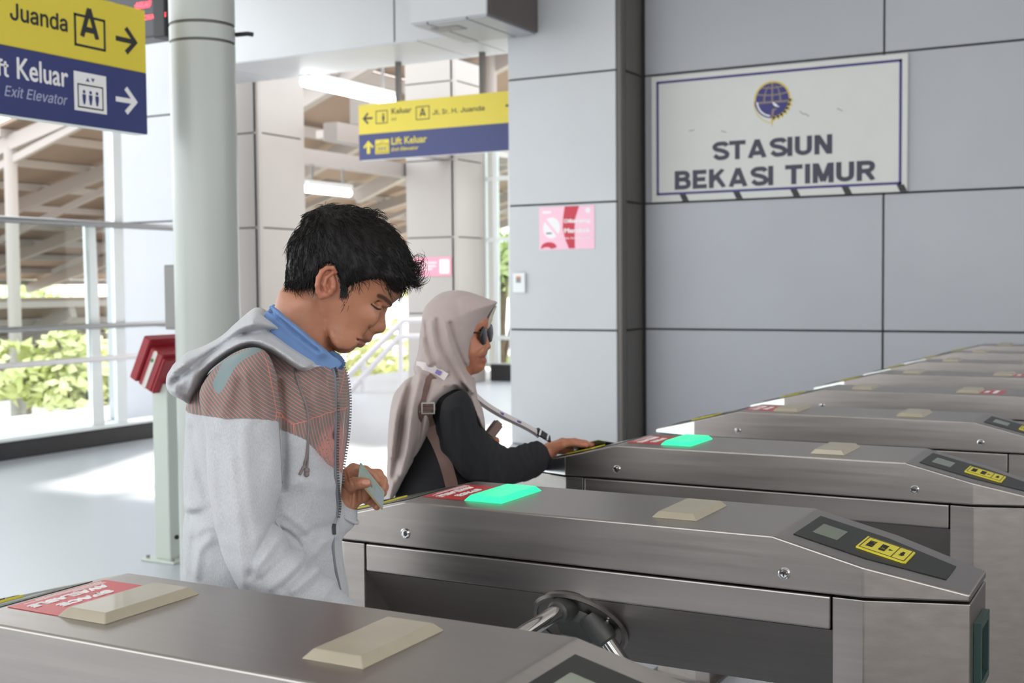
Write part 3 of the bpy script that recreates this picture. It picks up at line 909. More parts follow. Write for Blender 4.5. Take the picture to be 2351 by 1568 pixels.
for (x, y, a) in ((.36, .62, .1), (.66, .60, -.3), (1.36, .72, -.7), (1.4, .7, -.6), (1.68, .72, -.5)):
    flat(bm, sm, [(x, y), (x+.05*math.cos(a), y+.05*math.sin(a)), (x+.05*math.cos(a)+.003, y+.05*math.sin(a)+.006), (x+.002, y+.007)], .0006)
obj('scuff_mark', bm, MT['taupe'], sb, kind='stuff')

# ---- wayfinding signs
def arrow(bm, m, cx, cy, s, ang, w=.17, head=.5):
    """solid arrow with an open chevron head"""
    c, sn = math.cos(ang), math.sin(ang)
    f = lambda pts: [(cx+s*(x*c-y*sn), cy+s*(x*sn+y*c)) for x, y in pts]
    flat(bm, m, f([(-.5, -w/2), (.36, -w/2), (.36, w/2), (-.5, w/2)]))
    flat(bm, m, f([(.5, 0), (.5-head+.02, head-.02), (.5-head-.1, head-.14), (.28, 0)]), .0009)
    flat(bm, m, f([(.5, 0), (.28, 0), (.5-head-.1, -head+.14), (.5-head+.02, -head+.02)]), .0010)
    return bm

def frame_sq(bm, m, x0, y0, x1, y1, t):
    for q in (((x0, y0), (x1, y0), (x1, y0+t), (x0, y0+t)), ((x0, y1-t), (x1, y1-t), (x1, y1), (x0, y1)),
              ((x0, y0), (x0+t, y0), (x0+t, y1), (x0, y1)), ((x1-t, y0), (x1, y0), (x1, y1), (x1-t, y1))):
        flat(bm, m, q)
    return bm

def person_icon(bm, m, cx, cy, s):
    flat(bm, m, ring_pts(cx, cy+.40*s, .13*s, 12), .0011)
    flat(bm, m, [(cx-.16*s, cy-.1*s), (cx-.07*s, cy-.5*s), (cx+.07*s, cy-.5*s), (cx+.16*s, cy-.1*s), (cx+.17*s, cy+.22*s), (cx-.17*s, cy+.22*s)], .0011)

def lift_icon(bm, m, x0, y0, x1, y1):
    """lift pictogram lines: cabin frame, riders, up/down arrows"""
    w, h = x1-x0, y1-y0
    frame_sq(bm, m, x0+.1*w, y0+.08*h, x1-.1*w, y0+.70*h, .035*w)
    for k in range(3): person_icon(bm, m, x0+(.30+.2*k)*w, y0+.36*h, .36*h)
    for k, s in ((0, 1), (1, -1)):
        cx = x0+(.42+.16*k)*w; cy = y0+.83*h
        flat(bm, m, [(cx-.06*w, cy-s*.05*h), (cx+.06*w, cy-s*.05*h), (cx, cy+s*.05*h)], .0011)
    return bm

def lay(m, name, body, x, y, size, mt, parent, width=None, shear=0.0, bold=.001, align='LEFT'):
    tm = m @ Matrix.Translation((x, y, .0004))
    return obj(name, text_bm(body, size, tm, bold=bold, shear=shear, depth=.0006, width=width, align=align), mt, parent)

# near sign, seen from below at the top left: faces +X, runs along Y
SX = -4.32; SY1 = 4.315; SZ0, SZM, SZ1 = 2.216, 2.505, 2.80; SL = 2.6
s1 = thing('wayfinding_sign', 'large yellow and blue hanging direction sign with arrows pointing right, nearest the camera', 'sign', (SX-.04, SY1-SL/2, SZ0))
loc = lambda lo, hi: box(tuple(a-b for a, b in zip(lo, (SX-.04, SY1-SL/2, SZ0))), tuple(a-b for a, b in zip(hi, (SX-.04, SY1-SL/2, SZ0))), .003)
obj('sign_box', loc((SX-.075, SY1-SL, SZ0), (SX-.003, SY1, SZ1)), MT['white_metal'], s1)
obj('yellow_face', loc((SX-.0045, SY1-SL, SZM), (SX, SY1, SZ1)), MT['sign_yellow'], s1)
obj('blue_face', loc((SX-.0045, SY1-SL, SZ0), (SX, SY1, SZM)), MT['navy'], s1)
m1 = plane_frame((.0405, -SL/2, 0), (0, 1, 0), (0, 0, 1))
def p1(x, y):
    p = W(x, y, X=SX); return (p.y-(SY1-SL), p.z-SZ0)
a = p1(22, 44); e = p1(154, 72); lay(m1, 'lettering', 'Juanda', a[0], (a[1]+e[1])/2, .135, MT['black_print'], s1, width=e[0]-a[0], bold=.002)
lay(m1, 'lettering', 'Jl. Ir. H.', a[0]-.05, (a[1]+e[1])/2, .135, MT['black_print'], s1, align='RIGHT', bold=.002)
a = p1(36, 180); e = p1(154, 199); lay(m1, 'lettering', 'Keluar', a[0], (a[1]+e[1])/2, .128, MT['white_print'], s1, width=e[0]-a[0], bold=.002)
lay(m1, 'lettering', 'Lift', a[0]-.035, (a[1]+e[1])/2, .128, MT['white_print'], s1, align='RIGHT', bold=.002)
a = p1(8, 219); e = p1(153, 242); lay(m1, 'lettering', 'Exit Elevator', a[0], (a[1]+e[1])/2, .085, mat('pale_blue_print', srgb(176, 180, 206), .4), s1, width=e[0]-a[0], bold=0, shear=.25)
A0 = p1(171, 104); A1 = p1(241, 40)
bm = frame_sq(bmesh.new(), m1, A0[0], A0[1], A1[0], A1[1]-.012, .011)
obj('letter_frame', bm, MT['black_print'], s1)
c = p1(206, 102); obj('letter', letter('A', m1, c[0]-.058, A0[1]+.045, .116, .135, .2), MT['black_print'], s1)
c = p1(291, 93); obj('arrow', arrow(bmesh.new(), m1, c[0], c[1], .135, 0), MT['black_print'], s1)
c = p1(291, 231); obj('arrow', arrow(bmesh.new(), m1, c[0], c[1], .135, 0), MT['white_print'], s1)
I0 = p1(171, 252); I1 = p1(243, 176)
ic = obj('lift_pictogram', flat(bmesh.new(), m1, [(I0[0], I0[1]), (I1[0], I0[1]), (I1[0], I1[1]), (I0[0], I1[1])], .0008), MT['white_print'], s1)
obj('pictogram_lines', lift_icon(bmesh.new(), m1, I0[0], I0[1], I1[0], I1[1]), MT['navy'], ic)
for y in (.35, SL-.35):
    obj('hanger_rod', tube(bmesh.new(), [(0, y-SL/2, SZ1-SZ0), (0, y-SL/2, 4.9-SZ0)], .014, 10), MT['grey_box'], s1, smooth=True, angle=40)

# far sign over the stairs: faces -Y
TY = 10.8; a = W(824, 305, Y=TY); TX0 = a.x; TL = 2.5; TZ0, TZ1 = 2.84, 3.43; TZM = 3.115
s2 = thing('wayfinding_sign', 'yellow and blue hanging direction sign with arrows pointing left and up, beyond the beam', 'sign', (TX0, TY, TZ0))
obj('sign_box', box((0, .003, 0), (TL, .075, TZ1-TZ0), .003), MT['white_metal'], s2)
obj('yellow_face', box((0, 0, TZM-TZ0), (TL, .004, TZ1-TZ0), .001), MT['sign_yellow'], s2)
obj('blue_face', box((0, 0, 0), (TL, .004, TZM-TZ0), .001), MT['navy'], s2)
m2_ = plane_frame((0, -.0004, 0), (1, 0, 0), (0, 0, 1))
def p2(x, y):
    p = W(x, y, Y=TY); return (p.x-TX0, p.z-TZ0)
bm = bmesh.new()
c = p2(844, 272); arrow(bm, m2_, c[0], c[1], .13, math.pi); obj('arrow', bm, MT['black_print'], s2)
c = p2(846, 338); arrow(bmesh.new(), m2_, c[0], c[1], .13, math.pi/2)
obj('arrow', arrow(bmesh.new(), m2_, c[0], c[1], .14, math.pi/2, w=.3), MT['sign_yellow'], s2)
c = p2(1170, 242); obj('arrow', arrow(bmesh.new(), m2_, c[0]+.02, c[1], .13, 0), MT['black_print'], s2)
q0 = p2(863, 285); q1 = p2(890, 252)
bm = frame_sq(bmesh.new(), m2_, q0[0], q0[1], q1[0], q1[1], .009)
person_icon(bm, m2_, (q0[0]+q1[0])/2+.02, (q0[1]+q1[1])/2-.01, .09); obj('exit_pictogram', bm, MT['black_print'], s2)
q0 = p2(955, 276); q1 = p2(986, 242)
obj('letter_frame', frame_sq(bmesh.new(), m2_, q0[0], q0[1], q1[0], q1[1], .009), MT['black_print'], s2)
obj('letter', letter('A', m2_, (q0[0]+q1[0])/2-.04, q0[1]+.035, .08, .085, .2), MT['black_print'], s2)
c = p2(898, 262); e = p2(944, 258); lay(m2_, 'lettering', 'Keluar', c[0], c[1], .085, MT['black_print'], s2, width=e[0]-c[0])
c = p2(898, 277); lay(m2_, 'lettering', 'Exit', c[0], c[1], .055, MT['black_print'], s2, bold=.0, shear=.25)
c = p2(993, 262); e = p2(1112, 250); lay(m2_, 'lettering', 'Jl. Ir. H. Juanda', c[0], (c[1]+e[1])/2-.01, .092, MT['black_print'], s2, width=e[0]-c[0])
c = p2(898, 332); e = p2(979, 326); lay(m2_, 'lettering', 'Lift Keluar', c[0], c[1], .105, MT['sign_yellow'], s2, width=e[0]-c[0], bold=.0022)
c = p2(898, 347); e = p2(960, 343); lay(m2_, 'lettering', 'Exit Elevator', c[0], c[1], .065, MT['sign_yellow'], s2, width=e[0]-c[0], shear=.25)
q0 = p2(862, 354); q1 = p2(893, 319)
ic = obj('lift_pictogram', flat(bmesh.new(), m2_, [q0, (q1[0], q0[1]), q1, (q0[0], q1[1])], .0008), MT['sign_yellow'], s2)
obj('pictogram_lines', lift_icon(bmesh.new(), m2_, q0[0], q0[1], q1[0], q1[1]), MT['navy'], ic)
for x in (910, 1103):
    c = p2(x, 220)[0]
    obj('hanger_bar', box((c-.025, .02, TZ1-TZ0), (c+.025, .07, 5.2-TZ0)), MT['trim_and_shade'], s2)

# ---- LED board behind the near sign
q = W(383, 82, Y=6.2); q0 = W(250, 82, Y=6.2)
ld = thing('led_display', 'dark hanging display board with red glowing letters behind the column', 'display', (q.x-.9, 6.2, q.z))
obj('case', box((-.5, -.02, 0), (.9, .16, .55), .01), MT['screen_dark'], ld)
obj('case_rim', box((.80, -.028, -.01), (.91, .17, .56), .008), MT['black_print'], ld)
lm = plane_frame((0, -.0208, 0), (1, 0, 0), (0, 0, 1))
def pl_(x, y):
    p = W(x, y, Y=6.18); return (p.x-ld.location.x, p.z-ld.location.z)
for body, x, y, sz in (('TUJUAN', 308, 22, .05), ('BEKASI', 312, 18, .045), ('CIKARANG', 330, 46, .04)):
    c = pl_(x, y)
    lay(lm, 'led_text', body, c[0], c[1], sz, MT['led'], ld, bold=.001, shear=.2)
for x in (-.3, .6):
    obj('hanger_rod', tube(bmesh.new(), [(x, .07, .55), (x, .07, 4.9-q.z)], .015, 10), MT['grey_box'], ld, smooth=True, angle=40)

# ---- no-smoking poster on the big pillar
PYF = YP-.0005
a = W(1239, 574, Y=PYF); b = W(1365, 471, Y=PYF)
pw, ph = b.x-a.x, b.z-a.z
po = thing('poster', 'pink and red no smoking poster on the pale pillar beside the station sign', 'poster', (a.x, PYF, a.z))
obj('sheet', box((0, -.004, 0), (pw, 0, ph)), MT['pink'], po)
mp_ = plane_frame((0, -.0042, 0), (1, 0, 0), (0, 0, 1))
U = lambda *pts: [(x*pw, y*ph) for x, y in pts]
bm = flat(bmesh.new(), mp_, U((.47, 1), (.73, 1), (.66, .72), (.645, .5), (.65, .02), (.54, .02), (.47, .25), (.43, .5), (.44, .75)), .0006)
pts = [(.03, .02)] + [(.03+.145+.145*math.cos(t), .05+.13*math.sin(t)) for t in [math.pi-math.pi*k/10 for k in range(11)]] + [(.22, .02), (.17, .06), (.1, .06)]
flat(bm, mp_, U(*pts), .0006)
obj('red_band', bm, MT['crimson'], po)
cx, cy, rr = .225*pw, .51*ph, .155*pw
bm = bmesh.new()
d = (math.cos(R_(-45)), math.sin(R_(-45)))
for sgn in (1, -1):
    flat(bm, mp_, [(cx+rr*math.cos(t), cy+rr*1.12*math.sin(t)) for t in [R_(-45+8)+sgn*0 + (math.pi-R_(16))*k/16 + (0 if sgn > 0 else math.pi) for k in range(17)]], .0007)
flat(bm, mp_, ring_pts(.885*pw, .89*ph, .045*pw, 16), .0007)
flat(bm, mp_, U((.06, .85), (.22, .85), (.22, .91), (.06, .91)), .0007)
obj('badge', bm, MT['white_print'], po, kind='stuff')
bm = flat(bmesh.new(), mp_, U((.13, .37), (.23, .37), (.23, .40), (.13, .40)), .0010)
obj('cigarette', bm, MT['ink'], po)
lay(mp_, 'lettering', 'Dilarang', .455*pw, .62*ph, .15*ph, MT['white_print'], po, width=.47*pw, bold=.0022)
lay(mp_, 'lettering', 'Merokok', .455*pw, .385*ph, .15*ph, MT['white_print'], po, width=.47*pw, bold=.0022)
lay(mp_, 'lettering', 'No Smoking Area', .47*pw, .24*ph, .06*ph, MT['white_print'], po, width=.46*pw, bold=.0005)

# ---- wall switch on the pillar
a = W(1181, 672, Y=PYF); b = W(1208, 626, Y=PYF)
sw_ = thing('wall_switch', 'small white wall switch box on the pale pillar', 'switch', (a.x, PYF, a.z))
obj('case', box((0, -.03, 0), (b.x-a.x, 0, b.z-a.z), .006, 2), MT['white_metal'], sw_)
obj('screen', box(((b.x-a.x)*.28, -.0315, (b.z-a.z)*.5), ((b.x-a.x)*.68, -.029, (b.z-a.z)*.8)), MT['grey_box'], sw_)
obj('button', box(((b.x-a.x)*.3, -.0325, (b.z-a.z)*.74), ((b.x-a.x)*.68, -.029, (b.z-a.z)*.82)), mat('orange_print', srgb(226, 140, 100), .4), sw_)

# ---- pink poster on the far pillar
a = W(950, 634, Y=15.695); b = W(1036, 590, Y=15.695)
p2o = thing('poster', 'small pink poster with a pale square on the far pillar behind the woman', 'poster', (a.x, 15.695, a.z))
obj('sheet', box((0, -.004, 0), (b.x-a.x, 0, b.z-a.z)), mat('rose_poster', srgb(244, 150, 172), .4), p2o)
obj('square', box(((b.x-a.x)*.70, -.006, (b.z-a.z)*.12), ((b.x-a.x)*.95, -.003, (b.z-a.z)*.88)), MT['white_print'], p2o)
bm = bmesh.new()
for k, (y, x1) in enumerate(((.68, .62), (.5, .6), (.34, .5))):
    bx(bm, ((b.x-a.x)*.08, -.0048, (b.z-a.z)*y), ((b.x-a.x)*x1, -.0035, (b.z-a.z)*(y+.06)))
obj('text_line', bm, MT['white_print'], p2o, kind='stuff')

# ---- grey box on the left of the column
a = W(389, 756, Y=4.62); b = W(404, 608, Y=4.62)
gb = thing('junction_box', 'narrow grey metal box strapped to the left side of the round column', 'box', (a.x, 4.62, a.z))
obj('case', box((0, -.03, 0), (-4.345-a.x+.03, .03, b.z-a.z), .004), MT['grey_box'], gb)
obj('lid', box((.004, -.034, .01), (-4.345-a.x+.02, -.0285, b.z-a.z-.01), .002), MT['grey_box'], gb)

# ---- card stand: pale post with a red double case on top
pb = W(391, 1284, Z=0)
cs = thing('card_stand', 'pale green post with a slanted red and white case beside the round column', 'stand', (pb.x, pb.y, 0), R_(0))
obj('base_plate', box((-.12, -.10, 0), (.12, .10, .014), .003), MT['post_green'], cs)
obj('post', box((-.055, -.055, .012), (.055, .055, .97), .006, 2), MT['post_green'], cs)
bm = bmesh.new()
for i, j in ((-1, -1), (1, -1), (1, 1), (-1, 1)):
    tube(bm, [(i*.09, j*.075, .014), (i*.09, j*.075, .03)], .010, 8)
obj('anchor_bolt', bm, MT['grey_box'], cs, kind='stuff')
tube_ = tube(bmesh.new(), [(.057, -.01, .13), (.066, -.01, .13)], .012, 10)
obj('cable_hole', tube_, MT['black_print'], cs)
# slanted cases: seen from their end, leaning back to the left
def leaning(name, u0, u1, v0, v1, w0, w1, mt, par):
    """u across the slant, v up the slant, w along X"""
    ang = R_(-27)
    cs_, sn = math.cos(ang), math.sin(ang)
    o = Vector((.02, 0, 1.06))
    f = lambda u, v, w: o + Vector((.8*(u*cs_ - v*sn), w*.8, .8*(u*sn + v*cs_)))
    bm = prism(bmesh.new(), [(u0, v0), (u1, v0), (u1, v1), (u0, v1)], w0, w1, f)
    bmesh.ops.bevel(bm, geom=bm.edges[:], offset=.006, segments=2, affect='EDGES')
    return obj(name, bm, mt, par)
case = leaning('back_case', -.165, -.095, -.16, .16, -.15, .15, MT['red_box'], cs)
case2 = leaning('front_case', -.095, .035, -.17, .11, -.13, .13, MT['red_box'], cs)
leaning('white_panel', -.05, -.015, -.17, .105, -.134, -.128, mat('ivory_panel', srgb(214, 208, 202), .5), case2)
leaning('green_label', -.046, -.028, .02, .05, -.1365, -.133, mat('green_label', srgb(40, 140, 84), .5), case2)
leaning('front_plate', .035, .06, -.17, .09, -.13, .13, MT['red_box'], cs)

# ---- railing along the open edge
RX = -8.98
ra = thing('glass_railing', 'tall glass railing with grey rails along the open left edge of the hall', 'railing', (RX, 3.0, .185))
rl = lambda y: y-3.0
for z, rr in ((2.10, .030), (1.135, .026)):
    obj('rail', tube(bmesh.new(), [(0, rl(-5.9), z-.185), (0, rl(9.9), z-.185)], rr, 12), MT['rail'], ra, smooth=True, angle=40)
obj('rail', tube(bmesh.new(), [(.10, rl(-5.9), .83-.185), (.10, rl(9.2), .83-.185)], .026, 12), mat('white_rail', srgb(214, 210, 212), .35, .2), ra, smooth=True, angle=40)
for k in range(9):
    y1 = 8.22-1.75*k; y0 = y1-1.72
    if y0 < -6: break
    obj('glass_pane', box((-.045, rl(y0), .0), (-.033, rl(y1), 1.91)), MT['glass'], ra)
    bm = bmesh.new()
    prism(bm, [(y1+.0, 0), (y1+.16, 0), (y1+.10, 1.92), (y1-.03, 1.92)], -.03, .0, lambda u, v, w: (w-.05, rl(u), v))
    obj('post', bm, MT['white_metal'], ra)
obj('glass_pane', box((-.045, rl(8.40), .0), (-.033, rl(8.52), 1.91)), MT['glass'], ra)
obj('post', box((-.08, rl(8.53), 0), (-.02, rl(8.64), 4.6)), MT['white_metal'], ra)
# ================================================================== the man with the card
MAN = Fig(700, 1.80)
man = thing('person', 'man in a grey hooded jacket looking down at the card in his hand', 'person', (MAN.o[0], MAN.o[1], 0), MAN.ang)

# ---- head, neck
def build_head():
    h = .0018
    a = MAN(640, 850); b = MAN(945, 455)
    g = Grid((a[0]-.02, -.118, a[2]-.02), (b[0]+.02, .118, b[2]), h)
    skull = [(668, 655), (664, 620), (670, 570), (695, 520), (740, 490), (800, 485), (860, 505), (903, 545), (924, 590), (932, 630), (930, 655), (917, 682), (900, 698),
             (886, 708), (877, 724), (867, 746), (858, 764), (855, 777), (848.5, 785.5), (840, 787), (837, 792.5), (828, 798.5), (819, 797), (807, 806.5), (794, 811), (781, 810), (766, 803), (752, 790), (738, 765), (722, 728), (694, 698)]
    P = crom(MAN.uz(skull), 4)
    d = poly_sd(P, g.U2, g.Z2)
    zc, zb = MAN(0, 805)[2], MAN(0, 690)[2]
    t = np.clip((g.Z2-zc)/(zb-zc), 0, 1); t = t*t*(3-2*t)
    Wd = (.055+.021*t).astype(np.float32)
    F = inflate(g, d, .095, Wd)
    # nose
    nose = [(888, 706), (884.5, 722), (885.5, 740), (886, 752), (879, 763), (866, 765.5), (856, 766), (849, 756), (852, 742), (864, 724), (877, 706)]
    dn = poly_sd(crom(MAN.uz(nose), 3), g.U2, g.Z2)
    F = smin(F, inflate(g, dn, .0125, .0155), .007)
    for s in (-1, 1):
        F = ell(g, MAN(856.5, 752, s*.0135), (.0095, .0075, .0085), F, .005)          # nostril wings
        F = ell(g, MAN(862, 764.5, s*.0085), (.0042, .0035, .003), F, .002, sub=True)
        F = ell(g, MAN(866, 698, s*.034), (.017, .012, .010), F, .010, sub=True, rot=R_(-35))   # eye hollow
        F = ell(g, MAN(862.5, 703.5, s*.0325), (.0135, .0085, .0095), F, .004, rot=R_(-32))      # lids over the eye
        F = ell(g, MAN(838, 722, s*.046), (.024, .016, .016), F, .018, rot=R_(-30))         # cheekbone
        F = ell(g, MAN(882, 690, s*.027), (.017, .010, .007), F, .010, rot=R_(-40))            # brow ridge
        F = ell(g, MAN(795, 765, s*.046), (.028, .010, .03), F, .02)                       # cheek muscle
    # neck
    F = capsule(g, [(MAN(699, 705, 0), .053), (MAN(683, 790, 0), .054), (MAN(680, 870, 0), .062)], F, .012)
    F = capsule(g, MAN.chain([(704, 700, -.034, .020), (728, 800, -.026, .017)]), F, .015)
    # ears
    for s in (-1, 1):
        F = ell(g, MAN(749, 648, s*.079), (.0175, .0065, .026), F, .004, rot=R_(8))
        rim = [(772, 625, .080, .0034), (764, 615.5, .085, .0040), (750.5, 616, .089, .0043), (739, 624, .0915, .0043), (731, 638, .092, .0043),
               (728, 655, .091, .0042), (731, 670, .087, .0044), (738, 679, .083, .0058), (747, 679, .081, .0050)]
        F = capsule(g, MAN.chain([(x, y, s*v, r) for x, y, v, r in rim]), F, .0025)
        F = ell(g, MAN(753, 655, s*.088), (.0085, .008, .0125), F, .003, sub=True, rot=R_(5))
        F = ell(g, MAN(758, 630, s*.089), (.010, .0045, .0055), F, .003, sub=True, rot=R_(-30))
        F = capsule(g, MAN.chain([(764, 626, s*.083, .0028), (749, 637, s*.087, .0032), (744, 654, s*.087, .0032), (748, 668, s*.084, .0032)]), F, .003)
        F = ell(g, MAN(764, 660, s*.081), (.005, .006, .006), F, .004)
    # fine creases: mouth, lid fold, nasolabial, jaw edge
    D = folds(MAN, g, [([(839.5, 787.3), (832, 785), (825, 781), (819.5, 778)], 1.6, -2.6),
                       ([(846, 781), (836, 779), (826, 776)], 3.0, 1.2), ([(834, 793), (828, 790), (823, 784)], 2.6, 1.5),
                       ([(853, 697), (862, 695.5), (872, 700), (879, 705)], 1.4, -1.3),
                       ([(852.5, 699), (860, 706), (868, 710), (875, 710)], 1.3, -1.4),
                       ([(848, 756), (838, 766), (828, 776)], 4, -.5), ([(847, 748), (846, 757), (851, 763)], 1.6, -1.4),
                       ([(742, 700), (748, 740), (760, 775), (775, 796)], 6, 1.2)], -.045)
    F = F-D[:, None, :]
    F = F+.00025*vnoise(g, 180, 2)
    V, Q = nets(F, g)
    at = {}
    px = lambda pts, v=-.045: crom(MAN.uz(pts, v), 3)
    at['lip'] = poly_sd(px([(850, 778), (852, 783), (846, 787.5), (837, 789), (837, 794), (829, 800), (823, 793), (818, 779), (826, 776), (838, 777)], -.03), V[:, 0], V[:, 2])
    br = lambda pts, w, v=-.04: w-line_d(crom(MAN.uz(pts, v), 4, False), V[:, 0], V[:, 2])
    at['brow'] = br([(868, 679), (878, 683), (888, 690), (898, 698)], .0040, -.03)
    at['lash'] = br([(852, 698.5), (860, 705), (867, 709.5), (874.5, 710.5)], .0017, -.045)
    at['stub'] = np.maximum(br([(832, 772), (842, 769), (850, 769)], .004, -.03), br([(795, 806), (780, 803)], .006, -.02))
    at['earred'] = .030-np.hypot(V[:, 0]-MAN(748, 648)[0], V[:, 2]-MAN(748, 648)[2])-np.where(np.abs(V[:, 1]) > .07, 0, .05)
    at['scalp'] = poly_sd(crom(MAN.uz(HAIR_REGION), 2), V[:, 0], V[:, 2])-.004
    return V, Q, at
HAIR_REGION = [(655, 662), (640, 600), (660, 520), (720, 455), (830, 455), (930, 520), (962, 600), (960, 640), (948, 655), (932, 655), (921, 662), (912, 672), (900, 670), (889, 661), (877, 643), (858, 641), (839, 643), (812, 651), (799, 664),
               (793, 684), (786, 684), (780, 660), (774, 634), (767, 612), (752, 606), (736, 614), (727, 634), (724, 654), (712, 661), (700, 662), (685, 664), (670, 664)]
hv, hq, hat = build_head()
MT['skin'] = attr_mat('tanned_skin', srgb(176, 120, 92), [('earred', srgb(184, 106, 86), .012, .45), ('stub', srgb(88, 66, 56), .006, .16), ('lip', srgb(146, 94, 84), .0016, .6), ('brow', srgb(44, 32, 28), .0022, .85),
                      ('lash', srgb(30, 22, 20), .0008, .95), ('scalp', srgb(40, 32, 30), .003, 1.0)], rough=.42, bump=.12, bscale=420, sss=.12, var=.10, vscale=28)

# ---- left hand with bent fingers round the card
VC = .02
def build_hand():
    g = Grid(MAN(768, 1205, -.06)-np.array([.01, 0, .01]), MAN(905, 1050, .12)+np.array([.01, 0, .01]), .0014)
    F = np.full(tuple(g.n), .5, np.float32)
    c = lambda *p: MAN.chain(p)
    F = capsule(g, c((772, 1196, VC+.015, .024), (792, 1160, VC+.016, .0235)), F, .008)              # wrist
    palm = [(783, 1168), (779, 1130), (782, 1100), (795, 1082), (812, 1084), (832, 1098), (850, 1112), (852, 1136), (842, 1152), (815, 1162)]
    dp = poly_sd(crom(MAN.uz(palm, VC+.02), 3), g.U2, g.Z2)
    F = smin(F, inflate(g, dp, .014, .0145, VC+.022), .010)
    F = ell(g, MAN(796, 1132, VC+.006), (.017, .012, .02), F, .012)                                    # ball of the thumb
    F = capsule(g, c((790, 1130, VC+.004, .0135), (806, 1114, VC-.016, .0112), (813, 1110, VC-.022, .0112), (828, 1109, VC-.030, .0096), (842, 1109, VC-.031, .0088)), F, .006)
    F = capsule(g, c((797, 1086, VC+.024, .0108), (811, 1076, VC+.034, .0102), (838, 1080, VC+.046, .0092), (856, 1090, VC+.050, .0086), (866, 1104, VC+.046, .0080)), F, .004)   # index
    F = capsule(g, c((806, 1096, VC+.028, .0108), (836, 1086, VC+.052, .0102), (868, 1088, VC+.060, .0096), (879, 1104, VC+.054, .0088), (878, 1122, VC+.044, .0080)), F, .0035)   # middle
    F = capsule(g, c((812, 1118, VC+.028, .0106), (845, 1110, VC+.054, .0098), (877, 1101, VC+.070, .0094), (882, 1118, VC+.062, .0086), (879, 1132, VC+.050, .0078)), F, .0035)   # ring
    F = capsule(g, c((815, 1140, VC+.022, .0102), (842, 1146, VC+.036, .0088), (858, 1155, VC+.026, .0078), (865, 1163, VC+.010, .0072)), F, .0035)  # little
    D = folds(MAN, g, [([(795, 1090), (799, 1104)], 2, -1.2), ([(803, 1088), (808, 1102)], 2, -1.0), ([(811, 1132), (808, 1160)], 2.2, -1.3), ([(823, 1128), (822, 1150)], 2.2, -1.4), ([(832, 1126), (834, 1148)], 2, -1.2),
                       ([(783, 1112), (800, 1130), (803, 1150)], 2.5, -1.2), ([(811, 1104), (812, 1114)], 1.6, -.7), ([(826, 1103), (827, 1113)], 1.4, -.7)], VC)
    F = F-1.6*D[:, None, :]
    V, Q = nets(F, g)
    nail = .0052-np.linalg.norm((V-MAN(841, 1106.5, VC-.039))*np.array([.62, 1, 1]), axis=1)
    nail = np.maximum(nail, .0042-np.linalg.norm(V-MAN(860, 1160, VC+.012), axis=1))
    return V, Q, nail
nv, nq, nail = build_hand()
for k in list(hat): hat[k] = np.concatenate([hat[k], np.full(len(nv), -1.0)])
hat['nail'] = np.concatenate([np.full(len(hv), -1.0), nail])

# ---- trunk and limbs under the clothes, one coarser skin
def build_trunk():
    g = Grid((-.42, -.30, .06), (.30, .30, 1.40), .012)
    F = np.full(tuple(g.n), .5, np.float32)
    F = capsule(g, MAN.chain([(690, 840, 0, .06), (660, 900, 0, .11)])+[(MAN(620, 1100, 0), .12), (MAN(610, 1330, 0), .12)], F, .03)
    hip = MAN(612, 1340, 0)
    for s in (-1, 1):
        F = capsule(g, [(hip+np.array([0, s*.08, 0]), .085), (np.array([hip[0]+.02, s*.10, .48]), .058), (np.array([hip[0]-.02, s*.10, .10]), .042)], F, .02)
    F = capsule(g, MAN.chain([(640, 880, .15, .06), (600, 1080, .21, .045), (700, 1200, .12, .038), (776, 1190, VC+.014, .023)]), F, .02)
    F = capsule(g, MAN.chain([(580, 900, -.14, .045), (568, 1140, -.20, .032), (600, 1300, -.205, .03), (760, 1415, -.20, .026), (850, 1440, -.19, .022)]), F, .01)
    for dx, dy in ((0, 0), (8, 6), (14, 14), (16, 22)):
        F = capsule(g, MAN.chain([(850, 1436+dy, -.19, .016), (895+dx-dy, 1440+dy, -.185, .011), (915+dx-dy, 1452+dy, -.18, .009)]), F, .006)
    return nets(F, g)
tv, tq = build_trunk()
V = np.concatenate([hv, nv, tv]); Q = np.concatenate([hq, nq+len(hv), tq+len(hv)+len(nv)])
for k in list(hat): hat[k] = np.concatenate([hat[k], np.full(len(tv), -1.0)])
m = MT['skin']
MT['skin'] = attr_mat('tanned_skin', srgb(176, 120, 92), [('earred', srgb(184, 106, 86), .012, .45), ('stub', srgb(88, 66, 56), .006, .16), ('lip', srgb(146, 94, 84), .0016, .6), ('brow', srgb(44, 32, 28), .0022, .85),
                      ('lash', srgb(30, 22, 20), .0008, .95), ('scalp', srgb(40, 32, 30), .003, 1.0), ('nail', srgb(206, 150, 130), .001, .8)], rough=.42, bump=.12, bscale=420, sss=.12, var=.10, vscale=28)
bpy.data.materials.remove(m)
body = obj('body', np_mesh('body', V, Q, hat), MT['skin'], man)

